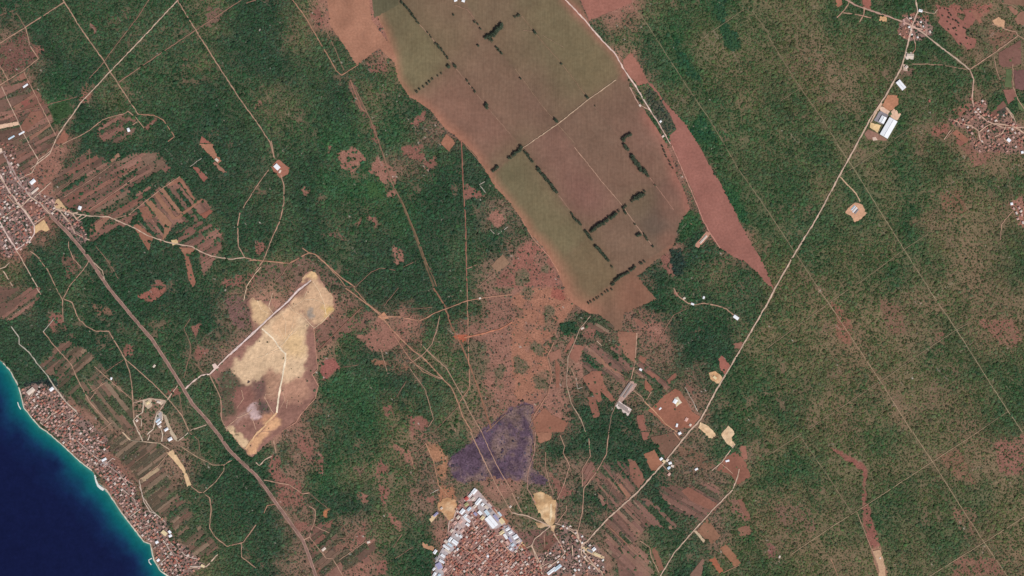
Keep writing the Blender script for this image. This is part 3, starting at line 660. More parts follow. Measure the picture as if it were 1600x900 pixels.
field_list = [
    (px("688,224 698,209 711,222 702,237"), (176, 118, 92), 0), (tile(1, 1, "1470,760 1540,690 1585,745 1510,805"), (160, 124, 98), .03),
    (tile(0, 1, "1245,0 1330,0 1345,50 1385,105 1365,125 1300,60"), (176, 122, 96), 0), (tile(0, 1, "1330,120 1345,110 1420,178 1400,192"), (168, 120, 98), .02),
    (tile(0, 1, "1200,140 1240,150 1300,210 1275,240"), (158, 98, 84), .04), (tile(0, 1, "1150,690 1180,700 1225,870 1205,895 1180,850"), (160, 106, 86), .05),
    (tile(0, 1, "1120,645 1220,655 1200,690 1150,690"), (168, 116, 92), .03), (tile(0, 1, "1250,440 1310,410 1330,420 1280,472"), (158, 98, 80), .02), (tile(0, 1, "690,100 740,55 752,75 700,117"), (168, 124, 100), 0),
    (tile(0, 1, "590,500 660,445 690,460 600,560"), (162, 114, 94), .03), (tile(0, 1, "830,510 860,500 960,580 930,670"), (160, 108, 86), .05), (tile(0, 1, "870,400 920,390 960,460 900,480"), (156, 106, 86), .08),
    (tile(0, 1, "960,315 985,300 1100,465 1080,475"), (160, 114, 90), 0), (tile(0, 1, "1000,285 1020,275 1140,430 1115,435"), (164, 118, 94), 0), (tile(0, 1, "1050,250 1130,205 1220,345 1210,355 1120,235 1060,265"), (162, 112, 90), .03),
    (tile(0, 1, "905,355 930,340 1075,495 1050,560 1010,610 1030,520"), (164, 118, 92), .03), (tile(0, 1, "1080,470 1260,340 1270,350 1200,400 1120,470"), (162, 114, 90), .03),
    (tile(0, 0, "190,700 260,690 275,730 150,830 120,800"), (152, 104, 86), .08), (tile(0, 0, "180,860 310,770 315,790 190,880"), (158, 112, 92), .05), (tile(0, 0, "400,810 430,850 410,895 350,895"), (158, 104, 84), .02),
    (tile(0, 0, "80,670 210,585 220,600 100,690"), (156, 112, 92), .05), (tile(0, 0, "130,640 180,620 190,650 150,670"), (158, 96, 84), .05), (tile(0, 0, "100,480 150,455 165,490 120,505"), (158, 110, 92), .05),
    (tile(0, 0, "1250,895 1260,850 1320,895"), (162, 100, 84), 0),
    # plots south of the grassland
    (tile(2, 2, "230,410 300,380 312,440 240,462"), (162, 112, 92), .03), (tile(2, 2, "380,350 455,365 405,470 360,430"), (158, 106, 88), .06), (tile(2, 2, "320,400 380,300 392,330 340,402"), (156, 104, 86), .06),
    (tile(2, 2, "660,270 780,280 775,400 765,470 705,420 665,330"), (164, 114, 92), .05), (tile(2, 2, "440,560 500,520 560,520 575,600 645,700 620,712 550,640 562,700 540,717 470,610"), (160, 106, 86), .06),
    (tile(2, 2, "470,680 520,680 552,800 510,812"), (154, 102, 84), .06), (tile(2, 2, "750,180 800,200 828,240 790,242"), (154, 106, 88), .05), (tile(2, 2, "800,420 842,440 830,475 790,450"), (160, 106, 86), .02),
    (tile(2, 2, "830,570 882,630 860,652 830,632"), (166, 106, 84), .02), (tile(2, 2, "1380,350 1440,338 1437,380 1390,378"), (156, 108, 90), .02), (tile(2, 2, "850,510 925,560 905,580 840,530"), (156, 104, 86), .05),
    (tile(2, 2, "970,575 1020,530 1032,550 980,602"), (156, 102, 84), .05), (tile(2, 2, "1090,590 1142,640 1130,672 1080,620"), (140, 100, 84), .15), (tile(2, 2, "270,450 300,480 295,622 275,625"), (156, 104, 84), .05),
    (tile(2, 2, "130,830 200,750 262,800 352,840 320,900 150,900"), (162, 108, 86), .05), (tile(2, 2, "775,800 822,790 842,890 800,895"), (154, 100, 84), .05), (tile(2, 2, "1290,445 1312,422 1370,490 1330,550 1300,500"), (172, 106, 90), .02),
    (tile(2, 2, "500,405 560,440 610,490 690,540 720,560 650,530 580,490"), (160, 114, 92), .04),
    (tile(2, 3, "150,0 252,0 240,50 170,72"), (166, 114, 90), .02), (tile(2, 3, "808,0 862,0 850,42 820,52"), (156, 102, 86), .03), (tile(2, 3, "820,140 890,110 942,200 880,257"), (168, 112, 86), .0),
    (tile(2, 3, "865,35 1010,0 1062,40 960,170"), (134, 98, 80), .08), (tile(2, 3, "730,190 770,178 832,300 790,352 740,280"), (150, 102, 84), .08), (tile(2, 3, "660,330 682,320 742,400 720,412"), (160, 112, 90), .02),
    (tile(2, 3, "1060,370 1100,340 1282,450 1262,492 1200,472 1120,430"), (152, 102, 84), .03), (tile(2, 3, "1420,90 1460,80 1472,170 1440,172"), (162, 108, 90), .02), (tile(2, 3, "1320,165 1400,120 1462,190 1492,280 1410,330 1360,260 1280,240"), (150, 98, 80), .08),
    (tile(2, 3, "1150,620 1220,540 1302,650 1250,702"), (154, 110, 86), .1), (tile(2, 3, "1135,618 1150,615 1212,680 1195,690"), (212, 184, 150), 0), (tile(2, 3, "1300,730 1340,700 1432,820 1392,842"), (162, 112, 84), .03),
    (tile(2, 3, "1228,800 1265,778 1322,870 1295,882"), (176, 106, 78), 0), (tile(2, 3, "870,730 900,718 952,860 920,872"), (144, 100, 80), .08), (tile(2, 3, "1110,892 1190,790 1202,800 1140,895"), (140, 106, 90), .05),
    (tile(2, 3, "1410,422 1440,418 1492,540 1470,552"), (148, 102, 84), .12), (tile(2, 3, "1410,600 1480,580 1502,640 1420,652"), (150, 106, 86), .15),
    (zoom(950, 580, 10, "700,560 880,370 950,340 1050,270 1130,310 1230,470 1310,630 1440,710 1320,880 1100,900 900,860 760,720 620,610"), (164, 106, 84), .04),
    # north-east
    (tile(3, 0, "380,0 430,0 465,30 430,48"), (180, 118, 92), 0), (tile(3, 0, "540,0 660,0 640,60 600,60"), (168, 104, 88), .03), (tile(3, 0, "805,190 880,150 875,250 812,215"), (156, 110, 94), .03),
    (zoom(1440, 0, 10, "210,60 330,110 480,125 550,260 650,330 690,250 640,150 800,150 860,270 790,400 690,470 690,560 850,610 830,740 720,785 650,700 580,700 440,520 330,430 255,350 290,280 260,160"), (164, 106, 92), .05),
    (zoom(1440, 0, 10, "1250,0 1600,0 1600,180 1390,65 1280,60"), (140, 104, 84), .02), (zoom(1440, 0, 10, "1340,105 1400,88 1512,190 1450,242"), (158, 112, 92), 0), (zoom(1440, 0, 10, "1450,290 1540,188 1600,200 1600,350 1500,392"), (156, 112, 92), 0),
    (tile(3, 0, "1440,330 1530,280 1580,250 1582,400 1480,425 1442,400"), (136, 96, 84), .03), (tile(3, 0, "1488,432 1522,430 1522,546 1480,542"), (98, 112, 74), 0), (tile(3, 0, "1468,560 1540,558 1552,612 1500,652"), (156, 106, 92), 0),
    (tile(3, 0, "1532,440 1600,430 1600,600 1545,555"), (128, 90, 84), .02), (tile(3, 0, "1560,640 1600,680 1600,715 1568,690"), (100, 114, 74), 0), (tile(3, 0, "1395,700 1470,630 1490,660 1410,770 1385,760"), (140, 98, 84), .03),
    (tile(3, 0, "1440,690 1490,665 1480,720 1430,740"), (96, 84, 76), .1), (tile(3, 0, "1150,830 1180,810 1255,870 1235,895 1190,870"), (168, 110, 88), .02), (tile(3, 0, "1180,870 1235,893 1200,915 1170,890"), (160, 104, 88), .02),
    (tile(3, 0, "1270,70 1300,60 1340,140 1320,150"), (162, 110, 90), .03),
]
for p, c, d in PLOTS:
    sheet("plot", p, c, M_SOIL, dens=d, step=5, amp=.3, grid=60, vary=.12)
for p, c, d in field_list:
    sheet("field", p, c, M_SOIL, dens=d, step=3.5, amp=0.4, grid=6.0)

# burnt hillside
BURN = px("700,724 705,712 722,700 740,690 757,670 775,655 790,645 815,630 834,632 830,650 833,690 828,715 835,735 858,750 850,758 832,757 815,750 790,748 765,745 745,752 725,752 705,745")
paint(BURN, (104, 84, 94), .35, (80, 72, 78), soft=3, ragged=1.4)
_c = np.mean(BURN, 0)
def burn_col(v, base):
    ix = np.clip((v[:, 0] - PX0).astype(int), 0, RW - 1); iy = np.clip((v[:, 1] - PY0).astype(int), 0, RH - 1)
    e = np.clip(1 - dist_to(v, BURN + BURN[:1]) / 9, 0, 1) * .8
    a = np.clip((m1[iy, ix] - .47) * 4.0 + e * .7 + (n5[iy, ix] - .5) * 1.2, 0, 1)[:, None]
    return base * (1 - a) + lin((128, 104, 96)) * a
sheet("burnt_ground", [tuple(_c + (np.array(p) - _c) * .975) for p in BURN], (94, 75, 87), M_BURNT, dens=.12, step=2.5, amp=1.6, grid=2.6, vary=.25, colfn=burn_col, label="purple grey burnt scrubland above the planned town")
paint(BURN, None, .16, (78, 70, 80), soft=2)

# quarry and other open earth
def blend_fn(parts, warp=8.0):
    """earth that passes softly from one colour to another"""
    G = np.zeros((RH, RW, 3)); Wt = np.zeros((RH, RW))
    layers = []
    for poly, c, soft in parts:
        sl, m = cover_mask(poly, soft * 1.7 if soft >= 1.5 else soft)
        full = np.zeros((RH, RW)); full[sl] = m
        layers.append((full, lin(c)))
    wx = (grid_noise(RH, RW, 9, 71, 3) - .5) * warp * 2; wy = (grid_noise(RH, RW, 9, 72, 3) - .5) * warp * 2
    fine = grid_noise(RH, RW, 5, 73, 3)
    def fn(v, base):
        ix = np.clip((v[:, 0] - PX0).astype(int), 0, RW - 1); iy = np.clip((v[:, 1] - PY0).astype(int), 0, RH - 1)
        jx = np.clip((v[:, 0] + wx[iy, ix] - PX0).astype(int), 0, RW - 1); jy = np.clip((v[:, 1] + wy[iy, ix] - PY0).astype(int), 0, RH - 1)
        c = base.copy()
        for full, k in layers:
            m = np.clip((full[jy, jx] - .5) * 1.25 + .5 + (fine[iy, ix] - .5) * .55 * (full[jy, jx] > .01), 0, 1)[:, None] * .94
            c = c * (1 - m) + k * m
        return c
    return fn
Z6 = lambda t: zoom(330, 420, 6.667, t)
Z7 = lambda t: zoom(310, 560, 6.667, t)
ZA = lambda t: zoom(320, 620, 10, t)
QUARRY = px("329,586 345,570 362,553 388,528 395,516 386,470 394,464 402,470 424,470 428,480 434,482 452,466 470,440 476,428 487,423 498,430 510,450 521,464 522,486 505,503 492,513 490,515 494,550 496,575 488,585 497,600 493,618 480,635 465,655 450,668 432,680 418,692 408,702 395,714 385,708 370,690 355,670 344,650 345,620 340,600")
sheet("quarry_floor", QUARRY, (148, 108, 94), M_QUARRY, dens=.012, grid=2.6, step=3, amp=.8, vary=.14, label="large cream and reddish open earthworks beside the highway", colfn=blend_fn([
    (px("408,512 427,494 441,484 458,484 474,495 482,507 479,525 478,555 477,575 472,587 458,597 446,600 440,602 437,585 415,582 407,590 396,602 383,600 368,590 360,576 376,556 392,543 403,530 408,520"), (222, 188, 150), 2.0),
    (Z6("640,560 720,470 820,430 920,460 900,600 800,760 640,700"), (216, 176, 138), 2), (Z6("760,700 960,640 960,900 780,900"), (218, 182, 136), 3),
    (Z6("800,370 960,240 1030,140 1090,50 1150,150 1270,270 1290,440 1190,550 1080,610 1000,530 930,450 820,420"), (210, 172, 136), 2.0), (Z6("880,230 1030,140 980,260 900,330 860,300"), (168, 128, 106), 2),
    (Z6("380,330 470,300 545,380 630,410 640,480 520,605 440,530 420,420"), (214, 178, 136), 1.5), (Z6("590,400 640,420 740,330 700,270 620,330"), (176, 138, 112), 2), (Z6("1010,40 1090,20 1140,90 1060,120 1010,110"), (214, 176, 130), 1), (Z6("930,60 1000,60 990,120 940,120"), (206, 168, 130), 1),
    (Z6("1010,430 1080,430 1085,490 1010,550 990,500"), (166, 150, 134), 1.0), (Z6("1180,390 1270,400 1240,470 1180,540"), (214, 178, 110), 1.5), (Z6("1000,560 1075,620 1085,900 980,900 985,720"), (152, 110, 96), 1.5),
    (Z7("870,230 960,230 1080,180 1160,300 1150,420 1000,450 880,420"), (186, 140, 116), 3), (Z7("700,130 850,120 860,300 820,420 700,400 680,280"), (184, 142, 116), 3),
    (ZA("640,900 700,740 800,640 960,460 1080,340 1190,400 1080,500 960,620 870,720 790,890"), (216, 166, 124), 1.0), (ZA("950,250 1050,220 1090,310 960,440 900,380"), (196, 144, 112), 1.5),
    (ZA("680,240 780,70 815,100 815,190 895,250 885,330 760,320"), (204, 174, 168), 1.0), (ZA("480,270 690,240 700,290 540,340 520,380 470,360"), (184, 146, 130), 1.5), (ZA("350,470 540,330 560,370 360,510"), (176, 136, 120), 1),
    (ZA("370,490 460,450 590,600 710,700 670,800 640,800 560,780 430,580"), (220, 186, 146), .6), (ZA("450,490 485,490 555,590 520,605"), (92, 84, 64), .4),
    (Z7("190,200 320,90 400,200 480,260 410,350 380,560 250,640 230,400"), (98, 86, 70), 2), (Z7("600,210 670,180 700,280 650,420 570,400"), (122, 92, 84), 2.5), (Z7("610,440 690,420 760,520 700,610 640,560"), (106, 88, 82), 1.5),
    (Z7("380,330 520,280 560,420 540,520 400,560 360,450"), (146, 102, 90), 2.5)]))
for q, d in ((Z7("200,200 330,100 400,220 470,260 400,330 370,560 250,620 230,400"), .75), (Z7("610,440 690,420 760,520 700,600 640,560"), .4), (Z7("600,220 660,190 690,280 640,420 580,400"), .15)):
    paint(q, None, d, (86, 90, 70), soft=1.5)
sheet("quarry_floor", zoom(740, 750, 10, "930,210 1040,180 1150,220 1290,320 1290,400 1280,560 1260,660 1190,740 1120,650 1060,590 960,400"), (206, 168, 124), M_QUARRY, step=2.5, amp=.8, grid=2.4, vary=.16, label="golden sand quarry beside the burnt scrub")
sheet("quarry_floor", zoom(740, 750, 10, "960,660 1120,670 1170,720 1020,760"), (200, 160, 120), M_QUARRY, amp=.4)
sheet("quarry_floor", zoom(740, 750, 10, "1200,720 1280,700 1250,820 1210,780"), (204, 164, 124), M_QUARRY, amp=.4)
sheet("quarry_floor", zoom(740, 750, 10, "1195,380 1225,370 1230,560 1200,660 1190,600"), (232, 206, 166), M_QUARRY, amp=.2)
sheet("quarry_floor", zoom(660, 750, 10, "240,370 300,310 400,270 500,300 540,400 510,560 440,660 400,620 330,530 240,440"), (196, 150, 110), M_QUARRY, step=2.5, amp=.8, grid=2.4, vary=.16)
sheet("quarry_floor", zoom(1020, 620, 10, "740,400 870,460 960,560 990,600 920,650 870,640 800,560 710,480"), (230, 194, 152), M_QUARRY, amp=.5, grid=3, vary=.06)
sheet("quarry_floor", zoom(1020, 620, 10, "1060,590 1180,450 1240,500 1280,580 1230,640 1290,750 1240,790 1160,740 1100,650"), (234, 200, 160), M_QUARRY, amp=.5, grid=3, vary=.06)
sheet("quarry_floor", tile(2, 2, "1230,530 1270,520 1300,540 1322,570 1295,605 1240,570"), (212, 166, 122), M_QUARRY, amp=.4)
yards = [
    (zoom(0, 180, 10, "0,235 280,100 312,150 0,325"), (228, 188, 158)), (zoom(0, 180, 10, "0,500 30,520 45,590 0,610"), (226, 196, 172)), (zoom(0, 340, 10, "550,130 690,30 775,190 720,222 650,190 540,250"), (216, 176, 130)),
    (tile(0, 3, "1040,130 1080,110 1150,220 1197,330 1170,347 1140,240 1080,170"), (218, 182, 140)), (tile(0, 3, "880,290 985,220 1000,235 900,310"), (176, 150, 120)),
    (zoom(1300, 130, 10, "740,390 780,360 905,445 870,495 760,430"), (228, 190, 164)), (zoom(1300, 130, 10, "920,450 970,400 1080,480 1020,580 915,540"), (224, 184, 154)),
    (zoom(1300, 130, 10, "600,615 765,660 710,775 590,690"), (232, 196, 144)), (zoom(1300, 130, 10, "655,585 745,430 880,500 800,645"), (146, 138, 140)),
    (zoom(1300, 130, 10, "780,360 870,180 1040,190 1035,330 960,410 900,430"), (186, 130, 100)), (zoom(1300, 130, 10, "500,800 560,720 700,780 860,880 850,900 560,880"), (150, 112, 96)),
    (zoom(1300, 130, 10, "630,850 680,840 710,890 640,900"), (220, 190, 170)), (zoom(1300, 130, 10, "590,620 760,300 790,320 745,390 630,590"), (214, 176, 148)),
    (tile(3, 0, "855,325 912,330 908,372 858,372"), (214, 196, 182)), (tile(3, 0, "700,100 745,105 740,135 695,130"), (212, 166, 122)), (tile(3, 0, "1400,130 1440,105 1480,130 1475,180 1420,160"), (206, 160, 124)),
    (tile(3, 0, "840,400 870,405 872,445 845,440"), (196, 170, 150)), (tile(3, 1, "480,430 500,400 545,365 590,380 615,432 580,472 542,490 520,450"), (206, 158, 126)),
    (tile(1, 1, "92,140 140,97 210,150 200,190 150,212 110,172"), (166, 112, 92)), (zoom(950, 580, 10, "180,380 360,140 455,205 400,290 220,475 150,520"), (184, 150, 136)),
    (zoom(950, 580, 10, "110,550 175,462 370,598 312,698"), (220, 200, 190)), (tile(2, 1, "1140,635 1215,545 1245,560 1165,650"), (190, 140, 118)),
    (zoom(800, 810, 10, "1080,430 1160,440 1300,520 1445,600 1430,645 1260,570 1090,480"), (208, 178, 142)), (zoom(660, 810, 10, "0,370 190,450 170,510 0,450"), (188, 140, 108)),
    (zoom(660, 750, 10, "100,610 190,520 230,560 140,665"), (216, 186, 146)), (zoom(660, 750, 10, "1110,460 1350,640 1310,700 1180,560"), (168, 116, 88)),
    (zoom(660, 810, 10, "1460,380 1560,360 1610,440 1530,490"), (214, 176, 128)), (tile(3, 3, "655,745 700,735 730,820 745,895 695,895 690,840"), (196, 158, 126)),
    (tile(0, 1, "350,350 365,340 420,410 340,400"), (204, 168, 128)), (zoom(950, 580, 10, "1040,420 1090,395 1155,490 1065,565"), (214, 200, 174)), (tile(1, 2, "760,180 800,150 830,190 790,200"), (196, 140, 108)),
    (tile(0, 2, "1325,480 1345,470 1370,495 1340,510"), (226, 196, 180)), (tile(0, 1, "1070,600 1110,595 1115,625 1080,635"), (218, 184, 136)),
    (zoom(190, 610, 10, "320,150 470,130 480,240 420,300 380,260"), (196, 172, 146)), (zoom(190, 610, 10, "490,130 600,140 690,170 620,230 560,180"), (206, 180, 156)), (zoom(190, 610, 10, "540,380 620,330 650,420 560,520 520,490"), (176, 164, 158)),
    (zoom(190, 610, 10, "640,370 690,380 780,600 890,780 860,800 760,680"), (188, 166, 140)), (zoom(100, 670, 10, "560,560 660,490 690,560 590,610"), (170, 154, 148)),
]
for p, c in yards:
    sheet("yard", p, c, M_YARD, step=4, amp=.3, grid=6, vary=.07)

# built-up ground of the towns (soft patches of the land itself)
TOWN_A = px("0,262 25,256 40,272 60,300 75,305 95,322 112,330 126,345 140,372 132,384 118,370 100,352 80,338 66,338 55,352 46,366 50,378 30,392 22,400 0,402")
TOWN_A2 = zoom(0, 180, 10, "20,480 60,420 160,430 250,500 250,700 300,800 260,900 190,880 80,600")
TOWN_B = px("33,607 60,600 95,610 112,640 150,668 172,690 170,704 158,716 178,724 196,738 212,764 222,790 242,804 262,815 275,848 300,860 322,884 296,898 272,905 258,896 244,874 240,852 230,846 212,826 196,804 170,764 158,744 140,730 106,700 82,676 52,652 40,638")
TOWN_C = px("741,764 762,785 792,812 818,848 842,880 856,905 668,905 686,882 694,850 702,822 712,792")
TOWN_D = tile(2, 3, "330,560 430,640 470,680 540,720 580,790 590,895 60,895 70,800 170,770 300,690 300,600")
TOWN_E = zoom(1300, 0, 10, "1040,440 1150,270 1280,280 1400,270 1560,400 1580,560 1350,640 1200,650 1060,560")
TOWN_F = zoom(1440, 150, 10, "400,370 640,330 800,100 1000,60 1060,300 1340,180 1430,380 1600,540 1600,900 880,880 740,720 700,520 560,480")
for p, c, d in [(TOWN_A, (140, 114, 106), .5), (TOWN_A2, (150, 116, 104), .4), (TOWN_B, (142, 116, 106), .5), (TOWN_C, (156, 120, 110), .28), (TOWN_D, (140, 112, 102), .4), (TOWN_E, (150, 118, 108), .4), (TOWN_F, (146, 112, 98), .45)]:
    paint(p, c, d, (64, 72, 58), soft=2, ragged=.6)
paint(zoom(190, 610, 10, "180,200 330,130 700,130 640,380 780,620 880,780 1040,700 1090,820 960,900 560,830 330,790 200,480"), (136, 110, 92), .35, soft=2)
paint(tile(3, 1, "1500,370 1600,320 1600,520"), (156, 112, 96), .2, soft=2)
sheet("yard", zoom(660, 750, 10, "760,180 830,120 880,170 960,260 880,360 800,420 720,420 620,560 520,700 460,850 440,900 600,900 640,760 760,600 820,440 880,330 780,330 640,330"), (186, 164, 158), M_YARD, amp=.4, vary=.12)
sheet("yard", zoom(660, 750, 10, "900,280 970,290 1080,390 1110,470 1220,580 1300,680 1160,760 1060,760 960,600 900,520 860,440"), (182, 168, 164), M_YARD, amp=.4, vary=.12)
sheet("yard", zoom(660, 810, 10, "1270,110 1340,110 1560,350 1480,480 1400,520 1330,470 1380,360 1240,200"), (178, 166, 168), M_YARD, amp=.4, vary=.12)
sheet("yard", zoom(660, 810, 10, "430,290 540,250 640,260 560,380 480,500 400,560 300,700 330,800 300,900 180,900 200,680 300,480"), (182, 170, 168), M_YARD, amp=.4, vary=.12)
sheet("yard", zoom(660, 810, 10, "700,245 770,165 840,215 780,310"), (98, 82, 66), M_SOIL, amp=.2, vary=.05)
for p in ["350,500 570,430 600,500 420,580", "400,570 590,480 640,560 520,680"]:
    sheet("field", zoom(0, 270, 10, p), (136, 96, 84) if p[0] == '3' else (150, 108, 94), M_SOIL, amp=.2)

